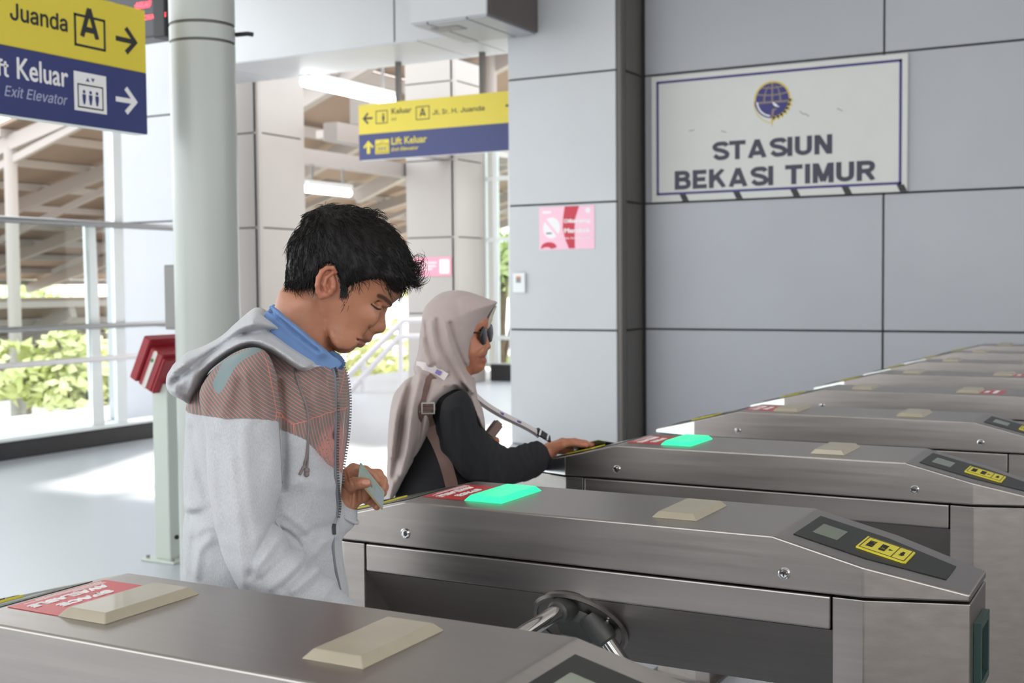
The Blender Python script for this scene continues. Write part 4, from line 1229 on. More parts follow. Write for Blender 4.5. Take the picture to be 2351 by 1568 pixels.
# ---- hair
MT['hair'] = mat('black_hair', srgb(20, 16, 15), .5, var=.3, vscale=120, spec=.25, bump=.5, bscale=160, stretch=(1, 1, .35))
MT['strand'] = mat('black_hair_strand', srgb(18, 14, 13), .42, spec=.3)
def build_hair():
    a = MAN(640, 700); b = MAN(990, 450)
    g = Grid((a[0]-.02, -.112, a[2]), (b[0]+.01, .112, b[2]), .0024)
    out = [(661, 670), (659, 628), (661, 596), (666, 557), (686, 525), (707, 497), (736, 477), (765, 471), (809, 475), (842, 489), (877, 508), (906, 533), (929, 564), (941, 595), (946, 624), (953, 640), (945, 655), (920, 690), (860, 720), (760, 720), (690, 690)]
    d = poly_sd(crom(MAN.uz(out), 4), g.U2, g.Z2)
    F = inflate(g, d, .098, .0855)
    F = F+.0022*vnoise(g, (70, 60, 45), 1)+.0014*vnoise(g, (150, 120, 80), 5)
    reg = poly_sd(crom(MAN.uz(HAIR_REGION), 2), g.U2, g.Z2)
    reg = reg+.002*np.sin(g.U2*900)+.0015*np.sin(g.U2*1600+1)
    F = smax(F, np.broadcast_to(-reg[:, None, :], F.shape), .006)
    return nets(F, g)
av, aq = build_hair()
hair = obj('hair', np_mesh('hair', av, aq), MT['hair'], man)
def build_strands():
    rng = np.random.RandomState(5)
    # face normals of the hair cap
    a, b, c, d = [av[aq[:, i]] for i in range(4)]
    n = np.cross(c-a, d-b); n /= np.linalg.norm(n, axis=1)[:, None]+1e-12
    cen = (a+b+c+d)/4
    cr = MAN(735, 500, 0)
    pick = rng.choice(len(cen), 5200)
    bm_v, bm_f = [], []
    def strand(P, r0):
        base = len(bm_v)
        for i, p in enumerate(P):
            dd = P[min(i+1, len(P)-1)]-P[max(i-1, 0)]; dd /= np.linalg.norm(dd)+1e-9
            s = np.cross(dd, [0, 1, .2]); s /= np.linalg.norm(s)+1e-9; t = np.cross(dd, s)
            r = r0*(1-.75*(i/(len(P)-1))**2)
            for k in range(3):
                an = 2.094*k; bm_v.append(p+(s*math.cos(an)+t*math.sin(an))*r)
        for i in range(len(P)-1):
            for k in range(3):
                bm_f.append((base+3*i+k, base+3*i+(k+1) % 3, base+3*i+3+(k+1) % 3, base+3*i+3+k))
    for f in pick:
        p = cen[f].copy(); nn = n[f]
        if nn[2] < -.35: continue
        r = p-cr
        fl = np.array([r[0]*1.0, r[1]*.6, r[2]*.7-.035])
        if p[0] > MAN(840, 600)[0]: fl += np.array([.03, 0, -.03])
        if p[0] < MAN(715, 600)[0]: fl += np.array([-.01, 0, -.06])
        fl += rng.normal(0, .018, 3)
        fl -= nn*(fl @ nn); fl /= np.linalg.norm(fl)+1e-9
        L = rng.uniform(.016, .034); bend = rng.normal(0, .25)
        side = np.cross(nn, fl)
        P = []
        for i in range(6):
            t = i/5
            P.append(p-nn*.0015+fl*L*t+side*bend*L*t*t+nn*(.0035*math.sin(t*2.4)-.0025*t*t)*rng.uniform(.8, 1.2))
        strand(np.array(P), .00065)
    # loose strands on the crown and the curling forelock
    for k in range(300):
        x = rng.uniform(690, 865); y0 = 478+(x-790)**2*.0016+rng.uniform(2, 12); v = rng.uniform(-.05, .05)
        L = rng.uniform(12, 38); up = rng.uniform(-3, 12)
        strand(np.array([MAN(x+L*t, y0-up*math.sin(2.6*t)*1.0+ (.35*L*t*t if x > 780 else -.05*L*t), v) for t in np.linspace(0, 1, 7)]), .0007)
    for k in range(300):
        x0 = rng.uniform(925, 950); y0 = rng.uniform(598, 650); v = rng.normal(0, .028)
        rad = rng.uniform(7, 22); a0 = rng.uniform(1.9, 3.2); sw = rng.uniform(1.6, 3.1)
        cx, cy = x0-rad*math.cos(a0), y0-rad*math.sin(a0)*.9
        strand(np.array([MAN(cx+rad*math.cos(a0-sw*t)*(1-.15*t), cy+rad*math.sin(a0-sw*t)*.95, v+rng.normal(0, .001)) for t in np.linspace(0, 1, 9)]), .0006)
    for k in range(9):
        v = rng.normal(0, .02); rad = rng.uniform(12, 19); cx, cy = 961+rng.uniform(-3, 3), 607+rng.uniform(-6, 14)
        strand(np.array([MAN(cx+rad*math.cos(t), cy+rad*1.15*math.sin(t), v) for t in np.linspace(-2.6, 1.4, 14)]), .00045)
    for k in range(260):
        x0 = rng.uniform(868, 932); y0 = 640+(x0-868)*.25+rng.uniform(-8, 4); v = -.058+(x0-868)*.0007+rng.normal(0, .004)
        L = rng.uniform(10, 26); q = rng.choice([-1, 1])
        strand(np.array([MAN(x0+8*t+q*6*math.sin(2.5*t), y0+L*t, v-.002*math.sin(3*t)) for t in np.linspace(0, 1, 7)]), .0006)
    for k in range(220):
        x0 = rng.uniform(655, 722); y0 = rng.uniform(640, 658); v = -.02-.055*min(1, (x0-650)/50)+rng.normal(0, .003)
        strand(np.array([MAN(x0-4*t+rng.uniform(-3, 3)*t, y0+rng.uniform(10, 20)*t, v-.003*t) for t in np.linspace(0, 1, 5)]), .0006)
    for k in range(120):
        x0 = rng.uniform(783, 799); y0 = rng.uniform(650, 676)
        strand(np.array([MAN(x0-3*t+rng.uniform(-3, 2)*t, y0+rng.uniform(8, 18)*t, -.0775-.001*t) for t in np.linspace(0, 1, 5)]), .00055)
    return np.array(bm_v), np.array(bm_f)
sv, sq = build_strands()
obj('hair_strand', np_mesh('hair_strand', sv, sq), MT['strand'], hair, kind='stuff')

# ---- hooded jacket
def pattern(nt):
    """thin coral contour lines in sectors on a grey ground"""
    n, l = nt.nodes, nt.links
    tc = n.new('ShaderNodeTexCoord'); mp = n.new('ShaderNodeMapping'); mp.inputs['Scale'].default_value = (1, .5, 1); mp.inputs['Location'].default_value = (.13, .3, .07)
    l.new(tc.outputs['Object'], mp.inputs['Vector'])
    vo = n.new('ShaderNodeTexVoronoi'); vo.inputs['Scale'].default_value = 5.2; vo.feature = 'F1'
    l.new(mp.outputs[0], vo.inputs['Vector'])
    def vm(op, a=None, b=None, **kw):
        q = n.new('ShaderNodeVectorMath'); q.operation = op
        for i, x in ((0, a), (1, b)):
            if x is None: continue
            if isinstance(x, tuple): q.inputs[i].default_value = x
            else: l.new(x, q.inputs[i])
        for k_, x in kw.items(): q.inputs[k_].default_value = x
        return q
    of = vm('SUBTRACT', vo.outputs['Color'], (.5, .5, .15)); of = vm('SCALE', of.outputs[0], Scale=.55)
    ctr = vm('ADD', vo.outputs['Position'], of.outputs[0])
    df = vm('SUBTRACT', mp.outputs[0], ctr.outputs[0]); df = vm('MULTIPLY', df.outputs[0], (1, .6, 1)); ln = vm('LENGTH', df.outputs[0])
    mu = n.new('ShaderNodeMath'); mu.operation = 'MULTIPLY'; mu.inputs[1].default_value = 185; l.new(ln.outputs['Value'], mu.inputs[0])
    fr = n.new('ShaderNodeMath'); fr.operation = 'FRACT'; l.new(mu.outputs[0], fr.inputs[0])
    lt = n.new('ShaderNodeMapRange'); lt.inputs['From Min'].default_value = .13; lt.inputs['From Max'].default_value = .23; lt.inputs['To Min'].default_value = 1; lt.inputs['To Max'].default_value = 0
    l.new(fr.outputs[0], lt.inputs['Value'])
    vd = n.new('ShaderNodeTexVoronoi'); vd.inputs['Scale'].default_value = 5.2; vd.feature = 'DISTANCE_TO_EDGE'; l.new(mp.outputs[0], vd.inputs['Vector'])
    ed = n.new('ShaderNodeMath'); ed.operation = 'LESS_THAN'; ed.inputs[1].default_value = .004; l.new(vd.outputs['Distance'], ed.inputs[0])
    mxm = n.new('ShaderNodeMath'); mxm.operation = 'MAXIMUM'; l.new(lt.outputs[0], mxm.inputs[0]); l.new(ed.outputs[0], mxm.inputs[1])
    mx = n.new('ShaderNodeMix'); mx.data_type = 'RGBA'
    l.new(mxm.outputs[0], mx.inputs['Factor']); mx.inputs['A'].default_value = srgb(122, 116, 112); mx.inputs['B'].default_value = srgb(214, 128, 112)
    return mx.outputs['Result']
def pattern_coral(nt):
    n, l = nt.nodes, nt.links
    tc = n.new('ShaderNodeTexCoord')
    vo = n.new('ShaderNodeTexVoronoi'); vo.inputs['Scale'].default_value = 190; l.new(tc.outputs['Object'], vo.inputs['Vector'])
    gt = n.new('ShaderNodeMath'); gt.operation = 'LESS_THAN'; gt.inputs[1].default_value = .28; l.new(vo.outputs['Distance'], gt.inputs[0])
    mx = n.new('ShaderNodeMix'); mx.data_type = 'RGBA'
    l.new(gt.outputs[0], mx.inputs['Factor']); mx.inputs['A'].default_value = srgb(206, 136, 126); mx.inputs['B'].default_value = srgb(120, 104, 102)
    return mx.outputs['Result']
HEATHER = srgb(188, 189, 193)
MT['fleece'] = attr_mat('heather_fleece_with_printed_yoke', HEATHER, [('yoke', pattern, .0006, 1.0), ('teal', srgb(126, 142, 144), .0008, 1.0), ('coral', pattern_coral, .012, .75), ('seam', srgb(120, 120, 124), .0007, .8)],
                        rough=.9, bump=.16, bscale=1100, sheen=.2, var=.13, vscale=480, stretch=(1, 1, .45))
MT['fleece_plain'] = mat('heather_fleece', HEATHER, .9, bump=.16, bscale=1100, sheen=.2, var=.13, vscale=480, stretch=(1, 1, .45))

def build_jacket():
    h = .0034
    g = Grid((-.40, -.345, .80), (.24, .30, 1.42), h)
    torso = [(437, 910), (428, 980), (424, 1090), (421, 1200), (419, 1300), (418, 1430), (560, 1450), (700, 1450), (806, 1435), (802, 1380), (793, 1310), (784, 1240), (779, 1195), (782, 1150), (785, 1090), (792, 1030), (798, 960), (800, 900), (792, 850), (770, 825), (700, 800), (600, 780), (500, 840)]
    d = poly_sd(crom(MAN.uz(torso, 0), 3), g.U2, g.Z2)
    F = inflate(g, d, .13, .165)
    sl = [(452, 905), (480, 860), (520, 820), (565, 800), (605, 808), (630, 850), (640, 905), (643, 975), (645, 1050), (644, 1120), (632, 1180), (650, 1225), (690, 1268), (740, 1312), (792, 1360), (838, 1400), (884, 1452), (850, 1500), (760, 1480), (660, 1430), (585, 1390), (548, 1340), (520, 1285), (500, 1225), (486, 1160), (477, 1085), (472, 1010), (462, 960)]
    ds = poly_sd(crom(MAN.uz(sl, -.20), 3), g.U2, g.Z2)
    t = np.clip((g.Z2-.98)/.3, 0, 1)
    F2 = inflate(g, ds, .065, .068, (-.215+.06*t**2).astype(np.float32))
    far = np.full(F.shape, .5, np.float32)
    far = capsule(g, MAN.chain([(640, 880, .14, .075), (610, 1080, .20, .062), (700, 1190, .13, .052), (770, 1188, VC+.02, .037)]), far, .02)
    far = capsule(g, MAN.chain([(757, 1188, VC+.03, .038), (781, 1184, VC+.016, .0335)]), far, .006)
    # open cuff
    F = smin(F, far, .02)
    # folds on trunk
    D1 = folds(MAN, g, [([(640, 880), (648, 960), (652, 1040), (648, 1120)], 7, -7), ([(640, 1120), (700, 1105), (760, 1130)], 14, 3), ([(700, 1010), (690, 1090), (720, 1150)], 18, 2.5),
                        ([(432, 1000), (450, 1080), (475, 1150)], 9, -4), ([(425, 1210), (450, 1190), (500, 1150)], 10, -6), ([(425, 1180), (470, 1170), (500, 1130)], 10, 5), ([(440, 1240), (470, 1215), (505, 1210)], 8, 3),
                        ([(445, 1330), (455, 1270), (480, 1240)], 9, 4), ([(430, 1340), (435, 1280), (440, 1240)], 8, -3),
                        ([(700, 890), (715, 950), (735, 1000)], 6, -2.5), ([(735, 860), (740, 900), (752, 960), (765, 1010)], 5, -2.5), ([(750, 850), (757, 900), (768, 950)], 4, 2.5),
                        ([(690, 1240), (730, 1225), (770, 1230)], 9, -2.5), ([(700, 1290), (740, 1260), (775, 1250)], 9, 2.5), ([(660, 1180), (690, 1205), (720, 1240)], 7, 2), ([(640, 1210), (665, 1225), (690, 1255)], 3, -4)], -.15)
    F = F-1.7*D1[:, None, :]
    D2 = folds(MAN, g, [([(590, 1230), (572, 1150), (563, 1060), (560, 980)], 10, 3.5), ([(560, 1340), (556, 1270), (548, 1190), (530, 1060)], 8, 3.5), ([(520, 1230), (505, 1130), (495, 1020)], 9, -2.5),
                        ([(600, 1330), (640, 1300), (672, 1268)], 7, -4), ([(620, 1345), (665, 1310), (700, 1285)], 8, 5), ([(650, 1350), (690, 1320), (720, 1300)], 6, -4.5), ([(672, 1352), (715, 1325), (742, 1312)], 7, 4), ([(700, 1365), (740, 1338), (765, 1330)], 6, -3.5), ([(585, 1300), (610, 1275), (640, 1245)], 8, 4), ([(575, 1320), (590, 1275), (625, 1215)], 6, -4.5),
                        ([(740, 1375), (775, 1350), (790, 1350)], 6, 3), ([(530, 870), (520, 920), (505, 960)], 7, 3), ([(545, 880), (540, 930), (535, 965)], 6, -3), ([(575, 870), (590, 920), (600, 970)], 6, -2.5), ([(560, 860), (570, 920), (575, 975)], 7, 2.5), ([(605, 860), (622, 910), (630, 965)], 6, -2.5), ([(490, 890), (480, 930), (475, 965)], 7, -2),
                        ([(560, 962), (600, 964), (643, 968)], 2.5, -1.2), ([(475, 955), (520, 962), (560, 962)], 2.5, -1.2)], -.27)
    F2 = F2-1.45*D2[:, None, :]
    F = smin(F, F2, .012)
    F = F+.0022*vnoise(g, (34, 26, 18), 3)+.0009*vnoise(g, 60, 4)
    # hem
    zhem = MAN(600, 1418, 0)[2]
    F = smax(F, np.broadcast_to((zhem-g.Z), F.shape), .01)
    return F, g
JF, JG = build_jacket()
jv, jq = nets(JF, JG)
YOKE = [(425, 940), (440, 870), (500, 790), (560, 770), (640, 780), (740, 800), (830, 815), (830, 1110), (771, 1077), (752, 1064), (738, 1048), (724, 1032), (700, 1008), (672, 996), (650, 988), (643, 985), (641, 967), (600, 962), (560, 960), (520, 962), (480, 956), (452, 952), (432, 946)]
def yoke_sd(V):
    # measured on the near surface: true perspective of each vertex onto the front plane of the figure
    k = MAN.o @ MAN.v
    s = (k-.17)/(k+V[:, 1])
    u = V[:, 0]*s; z = EYE+(V[:, 2]-EYE)*s
    return u, z
uu, zz = yoke_sd(jv)
yk = poly_sd(MAN.uz(YOKE, -.17), uu, zz)
tl = poly_sd(crom(MAN.uz([(590, 795), (545, 812), (515, 828), (497, 860), (488, 885), (502, 905), (520, 880), (535, 850), (560, 825), (600, 805)], -.17), 2), uu, zz)
co = poly_sd(crom(MAN.uz([(790, 985), (755, 985), (742, 1010), (728, 1036), (752, 1066), (790, 1095)], -.17), 2), uu, zz)
tl = np.where(jv[:, 1] < 0, tl, -1); co = np.minimum(np.where(jv[:, 1] < 0.05, co, -1), yk)
sm_ = np.maximum(.0011-np.abs(yk), .0008-line_d(crom(MAN.uz([(640, 965), (645, 1040), (648, 1110)], -.17), 3, False), uu, zz))
jat = {'yoke': yk, 'teal': np.minimum(tl, yk), 'coral': co, 'seam': np.where(jv[:, 1] < .1, sm_, -1)}
(yv, yq, ya), (pv, pq, pa) = split_mesh(jv, jq, yk > 0, jat)
jacket = obj('hoodie', np_mesh('hoodie', pv, pq, pa), MT['fleece'], man)
obj('yoke_panel', np_mesh('yoke_panel', yv, yq, ya), MT['fleece'], jacket, label='grey brown yoke printed with thin coral contour lines')

def on_jacket(x, y, lift=.002, v0=-.15):
    v = v0
    for _ in range(4):
        p = MAN(x, y, v); w = front(JF, JG, p[0], p[2])
        if w is None: break
        v = w
    return MAN(x, y, v-lift)

# hood lying on the shoulders
def build_hood():
    g = Grid((-.44, -.20, 1.16), (.17, .20, 1.47), .0034)
    out = [(603, 712), (582, 708), (562, 722), (535, 748), (505, 778), (470, 798), (425, 815), (398, 834), (381, 858), (379, 886), (392, 908), (415, 922), (436, 932), (443, 912), (452, 882), (478, 850), (522, 817), (555, 802), (585, 798), (615, 811), (642, 829), (666, 847), (695, 860), (720, 853), (745, 844), (760, 846), (748, 836), (711, 811), (686, 788), (656, 766), (626, 738), (608, 720)]
    d = poly_sd(crom(MAN.uz(out, -.06), 3), g.U2, g.Z2)
    uf = np.clip((g.U2-MAN(600, 0, 0)[0])/.15, 0, 1)
    F = inflate(g, d, (.034-.016*uf).astype(np.float32), (.160-.030*uf).astype(np.float32), 0.0)
    D = folds(MAN, g, [([(395, 880), (430, 850), (490, 808), (560, 766), (620, 764), (680, 800), (740, 822)], 7, -7), ([(400, 850), (450, 820), (510, 785), (560, 745), (610, 740), (670, 775)], 10, 4),
                       ([(430, 905), (465, 850), (520, 805), (575, 782), (630, 795), (700, 842)], 8, 4), ([(560, 770), (600, 772), (650, 800), (690, 828)], 5, -3.5), ([(420, 825), (440, 850), (445, 890)], 9, 3),
                       ([(700, 850), (730, 838), (762, 826)], 3, -2), ([(390, 860), (410, 880), (420, 910)], 7, -2.5)], -.14)
    F = F-1.25*D[:, None, :]
    F = F+.0018*vnoise(g, 24, 7)
    # the neck hole
    F = smax(F, -capsule(g, [(MAN(685, 800, 0), .054), (MAN(740, 690, 0), .060)], np.full(F.shape, .5, np.float32), .01), .012)
    return F, g
HF, HG = build_hood()
v_, q_ = nets(HF, HG)
hood = obj('hood', np_mesh('hood', v_, q_), MT['fleece_plain'], jacket)
# cuff rim of the far sleeve
c0 = MAN(783, 1184, VC+.016); c1 = MAN(787, 1178, VC+.016)
ax = (c1-c0)/np.linalg.norm(c1-c0)
fr_, s_, t_ = frame_of(Vector(ax))
ringp = [Vector(c1)+(s_*math.cos(a)+t_*math.sin(a))*.033 for a in [2*math.pi*k/28 for k in range(29)]]
obj('cuff', tube(bmesh.new(), ringp, .004, 8), MT['fleece_plain'], jacket, smooth=True)

# zip: two toothed edges, slider and lower closed part
MT['zip_tape'] = mat('slate_zip_tape', srgb(122, 124, 132), .7, bump=.2, bscale=500)
MT['zip_metal'] = mat('gunmetal_zip', srgb(120, 120, 122), .3, .9)
near_e = [(752, 836), (764, 846), (769, 870), (771, 930), (770, 1000), (769, 1060), (771, 1110), (776, 1160), (771, 1190)]
far_e = [(786, 846), (796, 880), (799, 930), (796, 990), (789, 1040), (783, 1080), (781, 1130), (777, 1170), (771, 1190)]
def edge_pts(L, v0, lift):
    P = crom(np.array(L, float), 6, False)
    return [Vector(on_jacket(x, y, lift, v0)) for x, y in P]
def even(E_, n=6):
    for _ in range(n):
        E_ = [E_[0]]+[(a+b*2+c)/4 for a, b, c in zip(E_, E_[1:], E_[2:])]+[E_[-1]]
    return E_
ne = [Vector(on_jacket(x, y, .003, -.1)) for x, y in crom(np.array(near_e, float), 6, False)]
ne = even(ne, 10)
vs = np.linspace(.02, .02, 1)
fe = [Vector(MAN(x, y, .015)) for x, y in crom(np.array(far_e, float), 6, False)]
for nm, E_ in (('zip_tape', ne), ('zip_tape', fe)):
    obj(nm, tube(bmesh.new(), E_, .0033, 8), MT['zip_tape'], jacket, smooth=True)
def teeth(E_, nd):
    bm = bmesh.new()
    acc = 0
    for a, b in zip(E_, E_[1:]):
        L = (b-a).length; d = (b-a).normalized(); s = Vector(nd); s = (s-d*s.dot(d)).normalized()
        k = 0.0
        while acc+k < L or False:
            p = a+d*(acc+k)
            bar(bm, p+s*.002, p+s*.0072, .0026, .0026, up=d)
            k += .0052
        acc = acc+k-L
    return bm
obj('zip_teeth', teeth(ne, (1, -.4, 0)), MT['zip_metal'], jacket, kind='stuff')
obj('zip_teeth', teeth(fe, (1, 0, 0)), MT['zip_metal'], jacket, kind='stuff')
low = [Vector(on_jacket(x, y, .001, -.05)) for x, y in crom(np.array([(771, 1190), (766, 1215), (763, 1250), (766, 1290), (774, 1330), (782, 1365)], float), 5, False)]
low = even(low, 12)
obj('zip_tape', tube(bmesh.new(), low, .0034, 8), MT['zip_tape'], jacket, smooth=True)
a = on_jacket(769, 1188, .006, -.05); b = on_jacket(767, 1202, .007, -.05); c = on_jacket(768, 1226, .008, -.05)
sld = obj('zip_slider', bar(bmesh.new(), a, b, .008, .006, up=(0, 1, 0)), MT['zip_metal'], jacket)
obj('zip_pull', bar(bmesh.new(), b, c, .006, .003, up=(0, 1, 0)), MT['zip_metal'], sld)
# pale lining seen in the opening
lin = [(776, 858), (786, 870), (790, 920), (787, 985), (781, 1040), (777, 1075), (775, 1000), (774, 930)]
bm = prism(bmesh.new(), [tuple(p) for p in MAN.uz(lin, 0)], -.055, -.045, lambda u, v, w: (u, w, v))
obj('lining', bm, mat('pale_lining', srgb(206, 207, 205), .8), jacket)
# drawstrings
MT['cord'] = mat('taupe_cord', srgb(132, 120, 118), .85, bump=.6, bscale=700)
for L in ([(676, 848), (690, 895), (703, 930), (709, 970), (707, 1010), (706, 1050), (704, 1084)], [(706, 1030), (702, 1055), (695, 1075), (688, 1090)]):
    obj('drawstring', tube(bmesh.new(), [Vector(on_jacket(x, y, .003)) for x, y in crom(np.array(L, float), 4, False)], .0026, 8), MT['cord'], jacket, smooth=True)
k_ = on_jacket(704, 1080, .004)
bm = bmesh.new(); bmesh.ops.create_icosphere(bm, subdivisions=2, radius=.0058, matrix=Matrix.Translation(Vector(k_)))
bmesh.ops.create_icosphere(bm, subdivisions=2, radius=.005, matrix=Matrix.Translation(Vector(on_jacket(704, 1089, .004))))
obj('cord_knot', bm, MT['cord'], jacket, smooth=True, kind='stuff')
# pocket edge
obj('pocket_edge', tube(bmesh.new(), [Vector(on_jacket(x, y, .0005)) for x, y in crom(np.array([(632, 1196), (645, 1215), (658, 1245), (672, 1262)], float), 4, False)], .002, 6), MT['fleece_plain'], jacket, smooth=True)

# ---- blue shirt collar
MT['shirt'] = mat('blue_cotton_shirt', srgb(112, 144, 192), .8, bump=.15, bscale=1200, var=.05, vscale=40)
MT['shirt_dark'] = mat('dark_blue_cotton', srgb(84, 112, 152), .8, bump=.3, bscale=300, var=.2, vscale=60)
def build_collar():
    g = Grid((-.17, -.13, 1.20), (.12, .13, 1.49), .003)
    out = [(600, 722), (608, 704), (619, 692), (634, 696), (656, 719), (686, 743), (717, 770), (738, 786), (755, 800), (780, 815), (792, 829), (790, 842), (780, 852), (770, 868), (752, 868), (728, 856), (700, 838), (672, 816), (640, 792), (606, 752)]
    d = poly_sd(crom(MAN.uz(out, -.04), 3), g.U2, g.Z2)
    uf = np.clip((g.U2-MAN(690, 0, 0)[0])/.10, 0, 1)
    F = inflate(g, d, .009, (.090-.040*uf**1.5).astype(np.float32))
    F = smax(F, -(inflate(g, d+.03, .039, (.082-.040*uf**1.5).astype(np.float32))), .003)
    D = folds(MAN, g, [([(640, 722), (690, 760), (740, 805)], 12, 1.5), ([(620, 712), (680, 765), (730, 805)], 3, -1)], -.07)
    return F-D[:, None, :], g
CF_, CG = build_collar()
v_, q_ = nets(CF_, CG)
shirt = obj('shirt_collar', np_mesh('shirt_collar', v_, q_), MT['shirt'], man)
tab = [(752, 806), (766, 806), (783, 816), (793, 830), (791, 842), (780, 852), (771, 868), (758, 858), (748, 840), (747, 822)]
bm = prism(bmesh.new(), [tuple(p) for p in crom(MAN.uz(tab, -.045), 2)], -.056, -.026, lambda u, v, w: (u, w, v))
bmesh.ops.bevel(bm, geom=bm.edges[:], offset=.004, segments=2, affect='EDGES')
ct = obj('collar_tab', bm, MT['shirt_dark'], shirt)
for x, y in ((758, 832), (771, 826)):
    p = MAN(x, y, -.0565); q = MAN(x, y, -.0595)
    obj('button', tube(bmesh.new(), [p, q], .0045, 12), MT['shirt'], ct, smooth=True, angle=40)

# ---- trousers and shoes
MT['trousers'] = mat('dark_trousers', srgb(52, 54, 62), .85, var=.1, vscale=30)
MT['shoe'] = mat('black_shoe', srgb(36, 34, 34), .5)
def build_trousers():
    g = Grid((-.33, -.24, .05), (.18, .24, .95), .008)
    F = np.full(tuple(g.n), .5, np.float32)
    hip = MAN(612, 1340, 0)
    for s in (-1, 1):
        F = capsule(g, [(np.array([hip[0], s*.07, .90]), .125), (np.array([hip[0], s*.085, .80]), .115), (np.array([hip[0]+.02, s*.10, .48]), .082), (np.array([hip[0]-.02, s*.10, .09]), .068)], F, .03)
    F = F+.004*vnoise(g, (20, 20, 34), 2)
    return nets(F, g)
v_, q_ = build_trousers()
obj('trousers', np_mesh('trousers', v_, q_), MT['trousers'], man)
hipu = MAN(612, 1340, 0)[0]
for s in (-1, 1):
    g = Grid((hipu-.14, s*.10-.07, -.005), (hipu+.22, s*.10+.07, .13), .005)
    F = np.full(tuple(g.n), .5, np.float32)
    F = capsule(g, [(np.array([hipu-.055, s*.10, .045]), .042), (np.array([hipu+.06, s*.10, .040]), .042), (np.array([hipu+.14, s*.10, .030]), .034)], F, .01)
    F = capsule(g, [(np.array([hipu-.03, s*.10, .05]), .045), (np.array([hipu-.02, s*.10, .10]), .044)], F, .02)
    F = smax(F, np.broadcast_to(.002-g.Z, F.shape), .004)
    v_, q_ = nets(F, g)
    obj('shoe', np_mesh('shoe', v_, q_), MT['shoe'], man)

# ---- the card he holds
O = MAN(853, 1116, VC)
A = MAN(825.7, 1061.4, VC+.0035); B = MAN(885.9, 1134.9, VC+.0385); Cc = MAN(879.3, 1171, VC-.0035)
eu = Vector(B-A); ev = Vector(A-MAN(0, 0, 0)*0) if False else Vector(B-Cc)
eu_n = eu.normalized(); ev = (ev-eu_n*ev.dot(eu_n)).normalized()
cm = plane_frame(Vector((A+Cc)/2), eu_n, ev)
if cm.to_3x3().col[2].y > 0: sgn = -1
else: sgn = 1
mw = pm(man)
card = thing('smart_card', 'pale green plastic travel card held in the man\'s hand', 'card', mw @ Vector((A+Cc)/2))
card.rotation_euler = (mw.to_3x3() @ cm.to_3x3()).to_euler()
w2, h2 = .0428, .027
rp = []
for cx, cy, a0 in ((w2-.004, h2-.004, 0), (-w2+.004, h2-.004, 90), (-w2+.004, -h2+.004, 180), (w2-.004, -h2+.004, 270)):
    rp += [(cx+.004*math.cos(R_(a0+30*k)), cy+.004*math.sin(R_(a0+30*k))) for k in range(4)]
obj('card_body', prism(bmesh.new(), rp, -.0005, .0005, lambda u, v, w: (u, v, w)), mat('pale_green_card', srgb(150, 164, 152), .35, var=.12, vscale=60), card)
z0 = .0006*sgn; z1 = .0008*sgn
bm = bmesh.new()
bx(bm, (-.02, -.004, min(z0, z1)), (.002, .004, max(z0, z1)))
obj('card_print', bm, mat('violet_card_print', srgb(126, 104, 122), .4), card)
bm = bmesh.new(); bx(bm, (.012, -.022, min(z0, z1)), (.040, .014, max(z0, z1)))
obj('card_picture', bm, mat('grey_blue_card_print', srgb(152, 164, 172), .3), card)
bm = bmesh.new(); bx(bm, (-.035, -.0262, min(z0, z1)), (.040, -.023, max(z0, z1)))
obj('card_stripe', bm, mat('orange_card_edge', srgb(196, 132, 60), .4), card)
# ================================================================== the woman at the third gate
WOM = Fig(1040, 2.84)
wom = thing('person', 'woman in a taupe headscarf and black coat laying her hand on the gate', 'person', (WOM.o[0], WOM.o[1], 0), WOM.ang)
def wuz(pts):
    return np.array([WOM(x, y, v)[[0, 2]] for x, y, v in pts])

